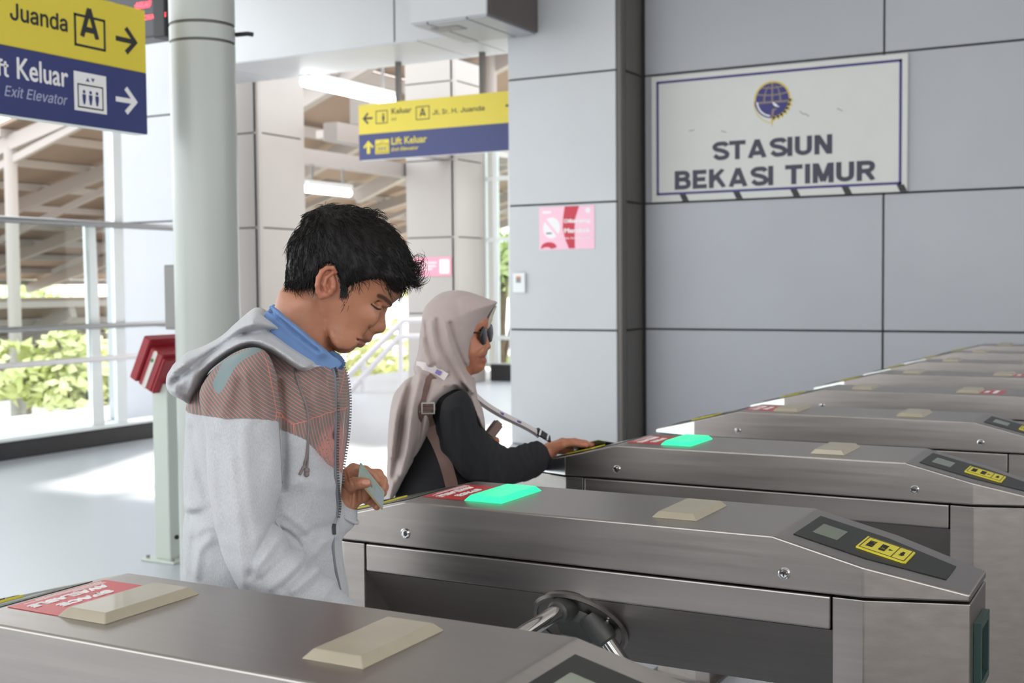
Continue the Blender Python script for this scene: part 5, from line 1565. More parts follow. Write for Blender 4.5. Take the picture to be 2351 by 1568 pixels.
MT['skin_w'] = attr_mat('brown_skin', srgb(178, 116, 88), [('lip', srgb(150, 84, 74), .002, .7), ('nail', srgb(214, 150, 128), .0015, .7)], rough=.45, bump=.1, bscale=400, sss=.12, var=.06, vscale=40)
def build_wface():
    g = Grid(WOM(1025, 905)-np.array([0, .10, 0]), WOM(1145, 690)+np.array([0, .10, 0]), .0024)
    out = [(1050, 715), (1085, 700), (1108, 710), (1118, 727), (1121, 742), (1118.5, 756), (1117, 768), (1117.5, 785), (1119, 800), (1119, 808), (1116.5, 815), (1115, 820.5), (1117, 828), (1115, 835), (1112.5, 841), (1109, 848), (1097, 857), (1082, 859), (1062, 852), (1045, 800)]
    d = poly_sd(crom(WOM.uz(out), 3), g.U2, g.Z2)
    v0 = (-.22*(g.U2-WOM(1080, 800)[0])).astype(np.float32)
    z0, z1 = WOM(0, 850)[2], WOM(0, 760)[2]
    t = np.clip((g.Z2-z0)/(z1-z0), 0, 1)
    F = inflate(g, d, .085, (.050+.020*t).astype(np.float32), v0)
    nose = [(1117, 768), (1121, 780), (1126.5, 793), (1126, 799), (1121, 801.5), (1113, 802), (1110, 790), (1112, 775)]
    dn = poly_sd(crom(WOM.uz(nose), 3), g.U2, g.Z2)
    F = smin(F, inflate(g, dn, .011, .013, v0), .007)
    F = ell(g, WOM(1113, 798, -.022), (.009, .008, .008), F, .005)
    F = ell(g, WOM(1092, 805, -.045), (.022, .016, .022), F, .02)
    F = ell(g, WOM(1108, 770, -.040), (.018, .010, .014), F, .010, sub=True)
    D = folds(WOM, g, [([(1115.5, 820.5), (1107, 822), (1097, 820)], 1.8, -2.4), ([(1117, 830), (1108, 830), (1100, 828)], 4, 1.2), ([(1108, 800), (1098, 810), (1094, 824)], 3.5, -1.4), ([(1115, 838), (1106, 838)], 3, -1)], -.05)
    F = F-D[:, None, :]
    F = capsule(g, WOM.chain([(1052, 825, 0, .042), (1040, 890, 0, .042)]), F, .01)
    V, Q = nets(F, g)
    lip = poly_sd(crom(WOM.uz([(1117, 814), (1115, 821), (1117, 830), (1108, 831), (1099, 822), (1107, 815)], -.03), 2), V[:, 0], V[:, 2])
    return V, Q, lip
fv, fq, flip = build_wface()
HV = .335
def build_whand():
    g = Grid(WOM(1235, 1075, .25)-np.array([0, .0, 0]), WOM(1372, 985, .45)+np.array([0, .0, 0]), .0019)
    F = np.full(tuple(g.n), .5, np.float32)
    c = lambda *p: WOM.chain(p)
    F = capsule(g, c((1245, 1042, HV-.025, .024), (1264, 1034, HV, .0235)), F, .008)
    for k, (dv, y, L) in enumerate(((-.034, 6, -8), (-.012, 1, 2), (.011, -1, 6), (.034, 1, 0))):
        v = HV+dv
        F = capsule(g, c((1264, 1031, HV+dv*.55, .018), (1291, 1015+y, v, .0125)), F, .010)
        F = capsule(g, c((1290, 1015+y, v, .0100), (1316+L*.5, 1013+y*.8, v, .0088), (1338+L*.8, 1017+y*.6, v, .0080), (1354+L, 1021+y*.4, v, .0068)), F, .0035)
    F = capsule(g, c((1268, 1034, HV+.035, .014), (1292, 1034, HV+.066, .0105), (1312, 1034, HV+.072, .0085)), F, .006)
    V, Q = nets(F, g)
    nail = .0055-np.min([np.linalg.norm((V-WOM(x, y, HV+dv)), axis=1) for x, y, dv in ((1344, 1018, -.034), (1354, 1015, -.012), (1358, 1014, .011))], axis=0)
    return V, Q, nail
nv2, nq2, nl2 = build_whand()
def build_wtrunk():
    g = Grid((-.30, -.26, .06), (.42, .46, 1.30), .012)
    F = np.full(tuple(g.n), .5, np.float32)
    F = capsule(g, WOM.chain([(1042, 880, 0, .04), (1025, 960, 0, .07), (1015, 1150, 0, .085), (1010, 1380, 0, .09)]), F, .03)
    hp = WOM(1010, 1380, 0)
    for s in (-1, 1): F = capsule(g, [(hp+np.array([0, s*.07, 0]), .075), (np.array([hp[0], s*.08, .10]), .04)], F, .02)
    F = capsule(g, WOM.chain([(1042, 950, -.115, .026), (1080, 1040, -.10, .026), (1125, 1064, -.03, .022), (1190, 1064, .14, .022), (1250, 1042, HV-.02, .021)]), F, .01)
    F = capsule(g, WOM.chain([(1040, 950, .12, .030), (1070, 1080, .18, .032), (1125, 1018, .08, .022), (1138, 1012, .04, .014)]), F, .01)
    return nets(F, g)
tv2, tq2 = build_wtrunk()
V = np.concatenate([fv, nv2, tv2]); Q = np.concatenate([fq, nq2+len(fv), tq2+len(fv)+len(nv2)])
o1 = lambda a, n0, n1: np.concatenate([np.full(n0, -1.0), a, np.full(n1, -1.0)])
obj('body', np_mesh('body', V, Q, {'lip': o1(flip, 0, len(nv2)+len(tv2)), 'nail': o1(nl2, len(fv), len(tv2))}), MT['skin_w'], wom)

# ---- headscarf with its long drape
MT['scarf'] = mat('taupe_scarf', srgb(176, 160, 156), .85, bump=.12, bscale=900, sheen=.2, var=.04, vscale=30)
def build_scarf():
    g = Grid((-.25, -.21, .86), (.19, .21, 1.50), .0042)
    hd = [(1143, 694), (1128, 688), (1110, 681), (1075, 669), (1045, 666), (1015, 672), (990, 689), (972, 714), (965, 755), (960, 800), (953, 835), (962, 856), (1000, 872), (1050, 895), (1085, 880), (1083, 860), (1081, 838), (1085, 810), (1094, 778), (1109, 743), (1125, 716)]
    d = poly_sd(crom(WOM.uz(hd), 3), g.U2, g.Z2)
    F = inflate(g, d, .085, .094, (-.10*(g.U2-.02)).astype(np.float32))
    dr = [(958, 838), (945, 858), (925, 880), (905, 906), (895, 950), (890, 1020), (889, 1090), (892, 1128), (902, 1140), (925, 1104), (953, 1055), (984, 1003), (1000, 960), (1009, 925), (1030, 902), (1060, 888), (1076, 904), (1092, 948), (1107, 984), (1114, 986), (1109, 945), (1099, 915), (1092, 888), (1084, 868), (1060, 855), (1005, 845)]
    d2 = poly_sd(crom(WOM.uz(dr), 3), g.U2, g.Z2)
    zt, zb = WOM(0, 850)[2], WOM(0, 960)[2]
    t = np.clip((zt-g.Z2)/(zt-zb), 0, 1); t = t*t*(3-2*t)
    F = smin(F, inflate(g, d2, .036, (.085+.075*t).astype(np.float32)), .02)
    D = folds(WOM, g, [([(1035, 742), (1048, 795), (1068, 842), (1088, 868)], 5, -6), ([(1022, 740), (1036, 800), (1062, 860), (1085, 900)], 6, 4.5), ([(1004, 735), (1014, 795), (1042, 855), (1075, 900)], 5, -5.5),
                        ([(990, 740), (1000, 800), (1028, 850)], 6, 4), ([(976, 742), (984, 795), (1000, 838)], 5, -5), ([(968, 780), (975, 815), (985, 838)], 5, 3.5), ([(1060, 760), (1072, 800), (1080, 830)], 9, 2.5),
                        ([(1050, 700), (1060, 760), (1072, 820)], 12, -2),
                        ([(950, 865), (930, 920), (918, 1000), (905, 1090)], 8, -5), ([(965, 865), (950, 930), (940, 1010), (925, 1080)], 8, 5), ([(985, 875), (970, 930), (962, 1000), (945, 1050)], 7, -4), ([(930, 890), (912, 950), (903, 1040)], 8, 4),
                        ([(960, 860), (1000, 868), (1050, 888)], 6, -3), ([(1020, 880), (1060, 890), (1085, 930), (1105, 975)], 6, 3), ([(1075, 880), (1090, 915), (1102, 950)], 4, -3)], -.09)
    F = F-1.6*D[:, None, :]
    F = F+.0015*vnoise(g, 22, 11)
    return F, g
SF_, SG = build_scarf()
v_, q_ = nets(SF_, SG)
scarf = obj('headscarf', np_mesh('headscarf', v_, q_), MT['scarf'], wom)
def build_under():
    g = Grid(WOM(1095, 775)-np.array([0, .08, 0]), WOM(1150, 685)+np.array([0, .10, 0]), .0026)
    p = [(1141, 700), (1136, 715), (1130, 735), (1124, 752), (1119, 760), (1112, 748), (1116, 728), (1128, 708)]
    d = poly_sd(crom(WOM.uz(p, .02), 2), g.U2, g.Z2)
    F = inflate(g, d, .012, .045, .035)+.001*vnoise(g, 130, 4)
    return nets(F, g)
v_, q_ = build_under()
obj('under_scarf', np_mesh('under_scarf', v_, q_), mat('cream_under_scarf', srgb(206, 196, 184), .85), wom)

# ---- black coat
MT['coat'] = mat('black_coat', srgb(23, 23, 27), .85, bump=.2, bscale=700, var=.12, vscale=50)
def build_coat():
    g = Grid((-.24, -.27, .72), (.33, .42, 1.28), .0045)
    to = [(985, 890), (950, 1000), (915, 1100), (902, 1200), (895, 1420), (1110, 1420), (1112, 1250), (1105, 1120), (1100, 1020), (1090, 940), (1070, 895), (1030, 880)]
    d = poly_sd(crom(WOM.uz(to), 3), g.U2, g.Z2)
    F = inflate(g, d, .11, .145)
    vv = lambda x: float(np.interp(x, [1000, 1060, 1120, 1160, 1200, 1262], [-.155, -.145, -.06, .06, .16, HV-.012]))
    sl = [(1010, 935), (1035, 905), (1062, 896), (1080, 914), (1095, 953), (1114, 988), (1135, 1010), (1160, 1024), (1185, 1027), (1207, 1016), (1230, 1014), (1250, 1020), (1263, 1036), (1265, 1058), (1252, 1080), (1225, 1097), (1190, 1107), (1150, 1114), (1105, 1112), (1062, 1094), (1036, 1058), (1016, 1010)]
    ds = poly_sd(crom(wuz([(x, y, vv(x)) for x, y in sl]), 3), g.U2, g.Z2)
    us = [WOM(x, 1000, vv(x))[0] for x in (1000, 1060, 1120, 1160, 1200, 1262)]
    v0 = np.interp(g.U2, us, [vv(x) for x in (1000, 1060, 1120, 1160, 1200, 1262)]).astype(np.float32)
    F2 = inflate(g, ds, .055, .055, v0)
    D = folds(WOM, g, [([(1060, 920), (1075, 980), (1100, 1030)], 7, 3), ([(1045, 930), (1050, 1000), (1075, 1060)], 8, -4), ([(1120, 1010), (1110, 1050), (1115, 1100)], 7, -5), ([(1140, 1020), (1135, 1060), (1150, 1100)], 7, 4), ([(1170, 1030), (1165, 1065), (1185, 1095)], 6, -4),
                        ([(1195, 1022), (1200, 1055), (1215, 1085)], 6, 4), ([(1225, 1018), (1222, 1050), (1235, 1080)], 5, -4), ([(1245, 1020), (1248, 1050), (1248, 1075)], 5, 3), ([(1080, 1080), (1110, 1085), (1140, 1105)], 6, 3)], 0)
    F = smin(F, F2-D[:, None, :], .012)
    far = np.full(F.shape, .5, np.float32)
    far = capsule(g, WOM.chain([(1045, 925, .13, .058), (1072, 1080, .18, .048), (1118, 1028, .10, .036)]), far, .02)
    F = smin(F, far, .015)
    F = F+.0022*vnoise(g, 24, 5)+.001*vnoise(g, 60, 6)
    return F, g
KF, KG = build_coat()
v_, q_ = nets(KF, KG)
coat = obj('coat', np_mesh('coat', v_, q_), MT['coat'], wom)
def build_skirt():
    g = Grid((-.30, -.26, .05), (.28, .26, .86), .009)
    hp = WOM(1010, 1380, 0)[0]
    rr = np.interp(g.Z2, [.04, .3, .9], [.235, .195, .14]).astype(np.float32)
    d = np.minimum(rr-np.abs(g.U2-hp), np.minimum(g.Z2-.07, .84-g.Z2))
    F = inflate(g, d, .14, (rr*1.0).astype(np.float32))
    F = F+.006*vnoise(g, (16, 16, 3), 8)
    return nets(F, g)
v_, q_ = build_skirt()
obj('skirt', np_mesh('skirt', v_, q_), MT['coat'], wom)
hu = WOM(1010, 1380, 0)[0]
for s in (-1, 1):
    g = Grid((hu-.13, s*.08-.06, -.005), (hu+.24, s*.08+.06, .12), .006)
    F = np.full(tuple(g.n), .5, np.float32)
    F = capsule(g, [(np.array([hu-.06, s*.08, .038]), .036), (np.array([hu+.10, s*.08, .035]), .038), (np.array([hu+.17, s*.08, .028]), .028)], F, .01)
    F = smax(F, np.broadcast_to(.002-g.Z, F.shape), .004)
    v_, q_ = nets(F, g)
    obj('shoe', np_mesh('shoe', v_, q_), MT['shoe'], wom)

def on_woman(x, y, lift=.003, v0=-.12):
    v = v0
    for _ in range(4):
        p = WOM(x, y, v)
        w = [f(p) for f in (lambda p: front(SF_, SG, p[0], p[2]), lambda p: front(KF, KG, p[0], p[2]))]
        w = [a for a in w if a is not None]
        if not w: break
        v = min(w)
    return WOM(x, y, v-lift)
def ribbon(pts, width, th, wdir=None, n=4):
    """flat strap along pts (3-D), width across"""
    P = crom(np.array(pts), n, False); bm = bmesh.new(); rs = []
    for i, p in enumerate(P):
        d = P[min(i+1, len(P)-1)]-P[max(i-1, 0)]; d /= np.linalg.norm(d)
        nn = np.array(wdir if wdir is not None else (0, -1, 0), float); s = np.cross(d, nn); s /= np.linalg.norm(s); nn = np.cross(s, d)
        rs.append([bm.verts.new(p+s*a*width/2+nn*b*th/2) for a, b in ((-1, -1), (1, -1), (1, 1), (-1, 1))])
    for a, b in zip(rs, rs[1:]):
        for k in range(4): bm.faces.new((a[k], a[(k+1) % 4], b[(k+1) % 4], b[k]))
    bm.faces.new(rs[0][::-1]); bm.faces.new(rs[-1])
    bmesh.ops.recalc_face_normals(bm, faces=bm.faces)
    return bm
mwo = pm(wom)
def wthing(name, label, cat, p, group=None):
    t = thing(name, label, cat, mwo @ Vector(p), WOM.ang, group); return t
def loc_bm(bm, t):
    bmesh.ops.transform(bm, matrix=pm(t).inverted() @ mwo, verts=bm.verts); return bm

# ---- sunglasses
fa = R_(20); fd = np.array([math.cos(fa), -math.sin(fa), 0]); la = np.array([math.sin(fa), math.cos(fa), 0])
sg = wthing('sunglasses', 'black sunglasses worn by the woman in the headscarf', 'sunglasses', WOM(1112, 768, 0))
MT['dark_lens'] = mat('black_lens', srgb(30, 30, 34), .12, coat=.4)
MT['frame_black'] = mat('black_frame', srgb(24, 24, 26), .3)
c_near = WOM(1106, 771, -.036)+fd*.006; c_far = WOM(1122.5, 764, .030)+fd*.002
for c in (c_near, c_far):
    prof = [(0, .0045), (.012, .0042), (.021, .0028), (.0245, .0010), (.0245, -.001), (.012, .001), (0, .0015)]
    f = lambda x, y, z, c=c: c+la*x*1.0+np.array([0, 0, 1.0])*y*1.02+fd*z
    obj('lens', loc_bm(lathe(bmesh.new(), [(max(r, .0004), z) for r, z in prof], 28, f), sg), MT['dark_lens'], sg, smooth=True, angle=50)
    rim = [Vector(c+la*.0245*math.cos(a)+np.array([0, 0, 1])*.025*math.sin(a)) for a in [2*math.pi*k/28 for k in range(29)]]
    obj('rim', loc_bm(tube(bmesh.new(), rim, .0024, 8), sg), MT['frame_black'], sg, smooth=True)
a = c_near+la*.023+np.array([0, 0, .006]); b = c_far-la*.023+np.array([0, 0, .006])
obj('bridge', loc_bm(tube(bmesh.new(), [a, (a+b)/2+fd*.003+np.array([0, 0, .002]), b], .0024, 8), sg), MT['frame_black'], sg, smooth=True)
for c, s in ((c_near, -1), (c_far, 1)):
    a = c+la*.024*s+np.array([0, 0, .010]); 
    obj('temple_arm', loc_bm(tube(bmesh.new(), [a, a-fd*.03+la*s*.004, a-fd*.10], .0022, 8), sg), MT['frame_black'], sg, smooth=True)

# ---- shoulder bag strap
bag = wthing('shoulder_bag', 'brown leather shoulder bag strap with a silver buckle on the woman\'s back', 'bag', WOM(1040, 1110, -.16))
MT['leather'] = mat('brown_leather', srgb(112, 84, 76), .5, bump=.2, bscale=300, var=.1, vscale=30)
SP = [(998, 866), (985, 885), (977, 915), (976, 945), (986, 980), (1004, 1015), (1022, 1060), (1036, 1110), (1046, 1160)]
obj('strap', loc_bm(ribbon([on_woman(x, y, .005) for x, y in SP], .033, .004), bag), MT['leather'], bag)
bc = on_woman(983, 937, .010)
fr_ = bmesh.new()
for q in (((-15, -13), (15, -13), (13, -10), (-13, -10)), ((-15, 13), (15, 13), (13, 10), (-13, 10)), ((-15, -13), (-12, -10), (-12, 10), (-15, 13)), ((15, -13), (12, -10), (12, 10), (15, 13))):
    prism(fr_, [(x*.00118, -y*.00118) for x, y in q], -.003, .003, lambda u, v, w: Vector(bc)+Vector((u, w, v)))
obj('buckle', loc_bm(fr_, bag), MT['chrome'], bag)
obj('keeper', loc_bm(bx(bmesh.new(), tuple(bc+np.array([-.022, -.002, -.007])), tuple(bc+np.array([.020, .003, .006])), .002), bag), mat('dark_brown_leather', srgb(92, 66, 58), .5), bag)
bp = WOM(1052, 1220, -.175)
obj('bag_body', loc_bm(bx(bmesh.new(), tuple(bp+np.array([-.10, -.045, -.12])), tuple(bp+np.array([.10, .03, .06])), .02, 3), bag), MT['leather'], bag)

# ---- lanyard
ly = wthing('lanyard', 'white lanyard strap with a black clip round the woman\'s neck', 'lanyard', WOM(1095, 914, -.05))
MT['strap_white'] = mat('white_lanyard', srgb(214, 204, 204), .6)
obj('neck_strap', loc_bm(ribbon([on_woman(x, y, .004, -.09) for x, y in ((957, 838), (972, 840), (990, 846), (1008, 855), (1025, 866))], .021, .003), ly), MT['strap_white'], ly)
L = [(1088, 903, -.06), (1115, 926, .0), (1150, 948, .08), (1180, 963, .14), (1205, 975, .19), (1228, 988, .235), (1240, 997, .26)]
obj('strap', loc_bm(ribbon([WOM(*p) for p in L], .016, .002, (.0, -.85, .5)), ly), MT['strap_white'], ly)
obj('strap', loc_bm(ribbon([WOM(x-2, y+5, v+.01) for x, y, v in L], .014, .002, (.3, -.8, -.5)), ly), MT['strap_white'], ly)
clip = obj('clip', loc_bm(ribbon([WOM(1234, 990, .245), WOM(1248, 999, .27), WOM(1262, 1008, .30)], .021, .007, (.0, -.85, .5)), ly), MT['black_print'], ly)
for x, y, v in ((1240, 993, .252), (1257, 1004, .288)):
    p = Vector(WOM(x, y, v-.012))
    obj('clip_plate', loc_bm(bar(bmesh.new(), p+Vector((-.002, 0, -.008)), p+Vector((.003, 0, .008)), .005, .004, (0, 1, 0)), ly), MT['white_print'], clip)
bm = bmesh.new()
for x, y, v in ((1152, 949, .078), (1192, 968, .155)):
    p = Vector(WOM(x, y, v-.004))
    bar(bm, p+Vector((-.006, 0, .002)), p+Vector((.006, 0, -.003)), .006, .001, (0, 1, 0))
obj('strap_print', loc_bm(bm, ly), mat('violet_print', srgb(110, 96, 160), .5), ly, kind='stuff')
n0 = on_woman(1006, 853, .007, -.09)
obj('neck_print', loc_bm(ribbon([on_woman(1001, 852, .0065, -.09), on_woman(1012, 858, .0065, -.09)], .012, .001), ly), mat('violet_neck_print', srgb(120, 106, 166), .5), ly)

# ---- brown phone case held at her chest
pc = wthing('wallet', 'brown leather wallet held upright at the woman\'s chest', 'wallet', WOM(1135, 985, .03))
a = WOM(1120, 1004, .02); b = WOM(1146, 970, .045)
obj('wallet_body', loc_bm((lambda bm: (bmesh.ops.bevel(bm, geom=bm.edges[:], offset=.005, segments=2, affect='EDGES'), bm)[1])(bar(bmesh.new(), a, b, .03, .022, (0, 1, 0))), pc), MT['leather'], pc)
obj('clasp_edge', loc_bm(bar(bmesh.new(), a+np.array([-.008, -.017, .006]), b+np.array([-.008, -.017, .006]), .004, .010, (0, 1, 0)), pc), mat('dark_leather_edge', srgb(58, 40, 36), .5), pc)

# ---- pass under her hand on the reader of the third gate
g3 = gates[2]
sm3 = Matrix.Translation(g3.location) @ slope_m(-1)
ps = thing('card_holder', 'clear card holder lying under the woman\'s hand on the gate', 'card', (sm3 @ Vector((.175, 0, .007))))
bm = bmesh.new()
prism(bm, [(.11, -.075), (.235, -.075), (.235, .03), (.11, .03)], .0012, .0036, lambda u, v, w: sm3 @ Vector((u, v, w+(v+.075)*.2)))
obj('holder', bm, mat('clear_plastic', srgb(196, 200, 198), .15, coat=.3), ps, world=True)
bm = bmesh.new()
prism(bm, [(.12, -.065), (.225, -.065), (.225, .02), (.12, .02)], .0036, .0042, lambda u, v, w: sm3 @ Vector((u, v, w+(v+.075)*.2)))
obj('card_face', bm, mat('olive_card_print', srgb(176, 172, 150), .35, var=.25, vscale=60), ps, world=True)
# ================================================================== outside: canopies, stairs, trees
MT['roof_sheet'] = mat('beige_roof_sheet', srgb(152, 132, 118), .7, var=.06, vscale=1.2)
MT['steel_paint'] = mat('grey_painted_steel', srgb(168, 160, 156), .5)
MT['ground'] = mat('pale_ground', srgb(150, 147, 140), .8, var=.06, vscale=.3)
MT['leaf'] = mat('tree_leaf', srgb(206, 222, 160), .6, var=.3, vscale=1.3)
MT['leaf2'] = mat('tree_leaf_yellow', srgb(230, 234, 172), .6, var=.3, vscale=1.3)
MT['bark'] = mat('tree_bark', srgb(110, 92, 76), .8, var=.2, vscale=8)
obj('ground', box((-90, -50, -6.4), (60, 120, -6.2)), MT['ground'], kind='structure')

def canopy(name, label, x0, x1, z0, z1, y0, y1, rafter_ys, purlin_n, th=.09, rw=.2, rh=.32, sheets=4):
    """single pitch canopy, high edge x1; every rafter, purlin and roof sheet a part"""
    t = thing(name, label, 'canopy', (x1, y0, z1), 0)
    P = lambda x: z0 + (z1-z0)*(x-x0)/(x1-x0)
    ys = [y0+(y1-y0)*k/sheets for k in range(sheets+1)]
    for a, b in zip(ys, ys[1:]):
        bm = prism(bmesh.new(), [(x0, P(x0)+.2), (x1, P(x1)+.2), (x1, P(x1)+.2+th), (x0, P(x0)+.2+th)], a+.01, b-.01, lambda u, v, w: (u, w, v))
        obj('roof_sheet', bm, MT['roof_sheet'], t, world=True)
    for k in range(purlin_n+1):
        x = x0+(x1-x0)*k/purlin_n
        obj('purlin', bar(bmesh.new(), (x, y0, P(x)+.1), (x, y1, P(x)+.1), .12, .18), MT['steel_paint'], t, world=True)
    for y in rafter_ys:
        obj('rafter', bar(bmesh.new(), (x0, y, P(x0)-.12), (x1, y, P(x1)-.12), rw, rh), MT['steel_paint'], t, world=True)
        xm = x0+(x1-x0)*.35
        obj('brace', bar(bmesh.new(), (xm, y, P(xm)-1.0), (x1-.5, y, P(x1-.5)-.3), .12, .16), MT['steel_paint'], t, world=True)
    for y in rafter_ys[::2]:
        obj('post', tube(bmesh.new(), [(x0+.8*(x1-x0), y, -6.2), (x0+.8*(x1-x0), y, P(x0+.8*(x1-x0))-.2)], .14, 12), MT['steel_paint'], t, smooth=True, angle=40, world=True)
    return t
canopy('canopy', 'beige sloping canopy roof on grey rafters beyond the open left edge', -36, -19, 1.66, 5.57, 18, 46, [18.3, 22.0, 26.0, 30.0, 35.0, 40.0, 45.0], 10)
canopy('canopy', 'lower distant canopy of the opposite platform seen through the left glass railing', -38, -27, -2.6, 1.0, 0, 36, [4, 9, 14, 19, 24, 29, 34], 7)

# roof over the stairs in the middle
st = thing('stair_roof', 'grey steel stair roof frame with inclined beams between the far pillars', 'roof', (-10, 19, 6.2))
for y in (17.6, 20.6, 23.6):
    obj('rafter', bar(bmesh.new(), (-17, y, 3.6), (-8.2, y, 7.0), .2, .3), MT['steel_paint'], st, world=True)
    obj('tie', bar(bmesh.new(), (-13.5, y, 4.2), (-8.4, y, 4.3), .12, .14), MT['steel_paint'], st, world=True)
for x, z in ((-9.0, 6.55), (-11, 5.85), (-13, 5.05), (-15, 4.3)):
    obj('purlin', bar(bmesh.new(), (x, 17.2, z+.22), (x, 25, z+.22), .14, .2), MT['steel_paint'], st, world=True)
for a, b in ((-17, -13.2), (-13.1, -9.6)):
    P = lambda x: 3.6+(x+17)*(7.0-3.6)/8.8
    obj('roof_sheet', prism(bmesh.new(), [(a, P(a)+.36), (b, P(b)+.36), (b, P(b)+.42), (a, P(a)+.42)], 17.2, 25, lambda u, v, w: (u, w, v)), MT['roof_sheet'], st, world=True)
obj('post', tube(bmesh.new(), [(-9.3, 18.2, 0), (-9.3, 18.2, 7)], .16, 16), MT['steel_paint'], st, smooth=True, angle=40, world=True)
obj('post', tube(bmesh.new(), [(-11.6, 20.5, 0), (-11.6, 20.5, 6)], .12, 16), MT['steel_paint'], st, smooth=True, angle=40, world=True)

# lit fluorescent battens under it
def batten(p, q, label, top):
    c = (p+q)/2
    t = thing('fluorescent_lamp', label, 'lamp', c)
    up = Vector((0, 0, .055))
    obj('tube', tube(bmesh.new(), [p, q], .055, 12), MT['tube'], t, smooth=True, angle=40, world=True)
    obj('housing', bar(bmesh.new(), p+up*1.6, q+up*1.6, .14, .06), MT['white_metal'], t, world=True)
    for k_ in (.15, .85):
        w_ = p+(q-p)*k_
        obj('hanger_rod', tube(bmesh.new(), [w_+up*1.6, Vector((w_.x, w_.y, top))], .02, 8), MT['grey_box'], t, world=True)
    return t
p = W(697, 188, D=13.6); q = Vector((p.x, p.y+2.6, p.z)); q = W(908, 228, X=p.x); q.z = p.z
batten(p, q, 'long lit fluorescent tube hanging beyond the beam, above the far yellow and blue sign', 5.2)
p = W(701, 433, D=17.0); q = W(802, 440, X=p.x); q.z = p.z
batten(p, q, 'short lit fluorescent tube above the man\'s head, under the stair roof', q.z+.34)
# beams carrying the tubes and closing the view under the roof
cb = thing('roof_beam', 'grey roof beam above the long lit fluorescent tube', 'beam', (-9.9, 13.2, 4.5))
a = W(697, 225, D=14.4); b = W(905, 265, X=a.x)
obj('beam', bar(bmesh.new(), (a.x, 12.7, a.z), (a.x, 16.4, a.z), .3, .34), MT['steel_paint'], cb, world=True)
a = W(700, 292, D=15.4); b = W(905, 265, X=a.x)
obj('beam', bar(bmesh.new(), (a.x, 12.9, a.z), (a.x, 16.4, a.z), .22, .24), MT['steel_paint'], cb, world=True)

a = W(750, 436, D=17.2)
obj('beam', bar(bmesh.new(), (a.x, 12.7, a.z+.42), (a.x, 17.4, a.z+.42), .22, .2), MT['steel_paint'], cb, world=True)
# stairs railing beyond the opening
sr = thing('stair_railing', 'pale stair handrail descending beyond the woman', 'railing', tuple(W(930, 905, D=17.2)))
pts = lambda L, D: [W(x, y, D=D) for x, y in L]
for L in ([(700, 962), (925, 736), (1000, 734)], [(700, 1010), (918, 772), (1000, 772)]):
    obj('handrail', tube(bmesh.new(), pts(L, 17.2), .045, 10), MT['stair_rail'], sr, smooth=True, angle=40, world=True)
for x, y0, y1 in ((920, 745, 915), (835, 826, 990), (760, 900, 1060)):
    obj('post', tube(bmesh.new(), pts([(x, y0), (x, y1)], 17.2), .04, 10), MT['stair_rail'], sr, smooth=True, angle=40, world=True)
# glass screen wall right of the far pillar
gw = thing('glass_screen', 'glass screen with thin pale mullions right of the far pillar', 'screen', tuple(W(1140, 880, Y=16.7)))
xs_ = [W(x, 600, Y=16.7).x for x in (1114, 1140, 1175, 1215)]
zt = W(1140, 340, Y=16.7).z
for x in xs_:
    obj('mullion', box((x-.035, 16.66, .26), (x+.035, 16.74, zt)), MT['white_metal'], gw, world=True)
for y in (410, 550, 775, 838):
    z = W(1140, y, Y=16.7).z
    obj('transom', box((xs_[0], 16.67, z-.03), (xs_[-1], 16.73, z+.03)), MT['white_metal'], gw, world=True)
for a, b in zip(xs_, xs_[1:]):
    obj('glass_pane', box((a+.035, 16.69, .26), (b-.035, 16.70, zt)), MT['glass'], gw, world=True)

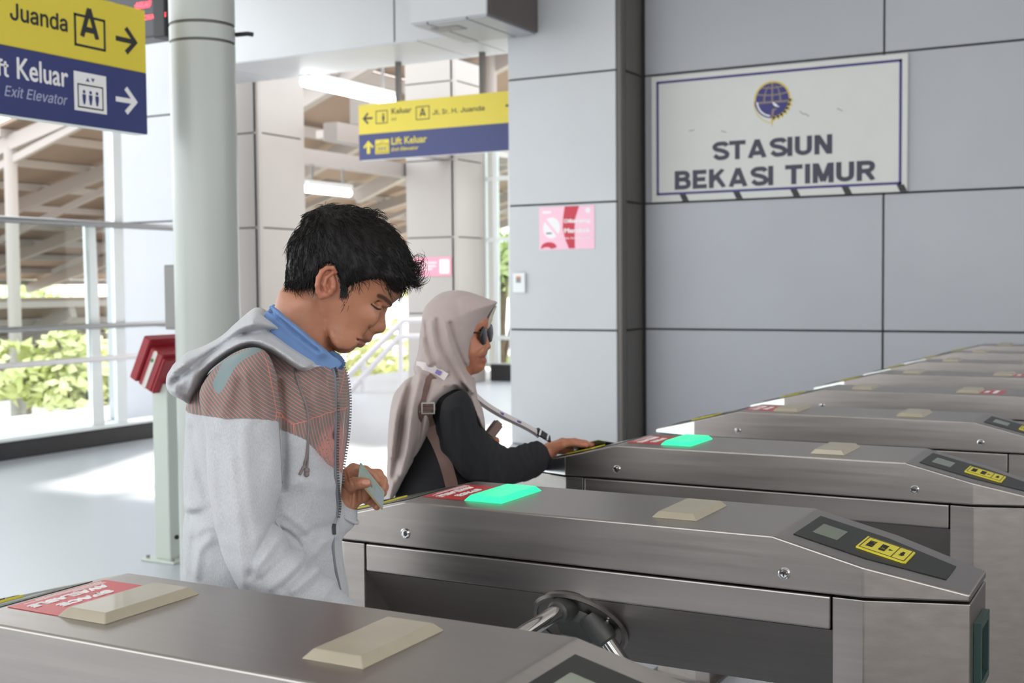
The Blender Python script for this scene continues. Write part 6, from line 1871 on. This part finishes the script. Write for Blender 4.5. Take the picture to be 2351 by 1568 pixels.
# trees
def tree(name, label, p, h, r, n, m, seed):
    rng = random.Random(seed)
    t = thing(name, label, 'tree', (p[0], p[1], -6.2), 0, None)
    th = p[2]+6.2
    bm = tube(bmesh.new(), [(0, 0, 0), (.1, 0, th*.5), (0, .05, th)], [.16, .13, .08], 8)
    for k in range(6):
        a = rng.uniform(0, 6.28)
        tube(bm, [(0, 0, th*.7), (r*.7*math.cos(a), r*.7*math.sin(a), th+rng.uniform(-.3, .5)*r)], [.06, .02], 6)
    obj('trunk', bm, MT['bark'], t, smooth=True)
    bm = bmesh.new()
    lobes = [(rng.gauss(0, .45)*r, rng.gauss(0, .45)*r, rng.gauss(0, .35)*h, rng.uniform(.35, .6)*r) for _ in range(9)]
    for k in range(n):
        lx, ly, lz, lr = rng.choice(lobes)
        v = Vector((rng.gauss(0, 1), rng.gauss(0, 1), rng.gauss(0, 1))).normalized()*lr*rng.uniform(.75, 1.05)
        c = Vector((lx, ly, lz+th)) + v
        s = rng.uniform(.12, .24)
        u = Vector((rng.gauss(0, 1), rng.gauss(0, 1), rng.gauss(0, .5))).normalized(); w = u.cross(v.normalized()+Vector((.1, .2, .3))).normalized()
        vs = [bm.verts.new(c+u*s), bm.verts.new(c+w*s*.5), bm.verts.new(c-u*s), bm.verts.new(c-w*s*.5)]
        bm.faces.new(vs)
    obj('foliage', bm, m, t, kind='stuff')
    return t
for i, (x, y, D, r, h, m, lab) in enumerate((
    (200, 880, 26, 1.3, 1.5, 'leaf2', 'yellow green tree crown behind the lower left glass panes, beside the white post'),
    (60, 715, 66, 3.6, 1.6, 'leaf', 'distant low green tree clump at the far left behind the lower canopy'),
    (860, 830, 40, 2.4, 2.6, 'leaf2', 'pale yellow green tree behind the stair handrail between man and woman'),
    (1146, 620, 27, 1.0, 3.4, 'leaf', 'slender pale green tree behind the glass screen right of the far pillar'),
    (945, 600, 78, 2.6, 5.0, 'leaf2', 'sunlit tree left of the far pillar, behind the man\'s forehead'),
    (222, 930, 32, .9, .9, 'leaf', 'green shrub tree at the foot of the left railing, beyond the kerb'))):
    tree('tree', lab, W(x, y, D=D), h, r, 1500, MT[m], 100+i)
# white building far left
p = W(60, 600, D=76)
bd = thing('building', 'far white gabled building seen through the left railing', 'building', (p.x, p.y, -6.2), R_(35))
bm = bmesh.new()
prism(bm, [(-4, 0), (4, 0), (4, 6.6), (0, 8.6), (-4, 6.6)], -6, 6, lambda u, v, w: (u, w, v))
obj('wall', bm, MT['white_metal'], bd)
obj('roof', prism(bmesh.new(), [(-4.5, 6.4), (0, 8.65), (4.5, 6.4), (4.5, 6.6), (0, 8.9), (-4.5, 6.6)], -6.4, 6.4, lambda u, v, w: (u, w, v)), MT['roof_sheet'], bd)
for k in range(3):
    obj('window', box((-2.8+2*k, -6.05, 3.4), (-1.5+2*k, -5.98, 5.0)), MT['screen_dark'], bd)
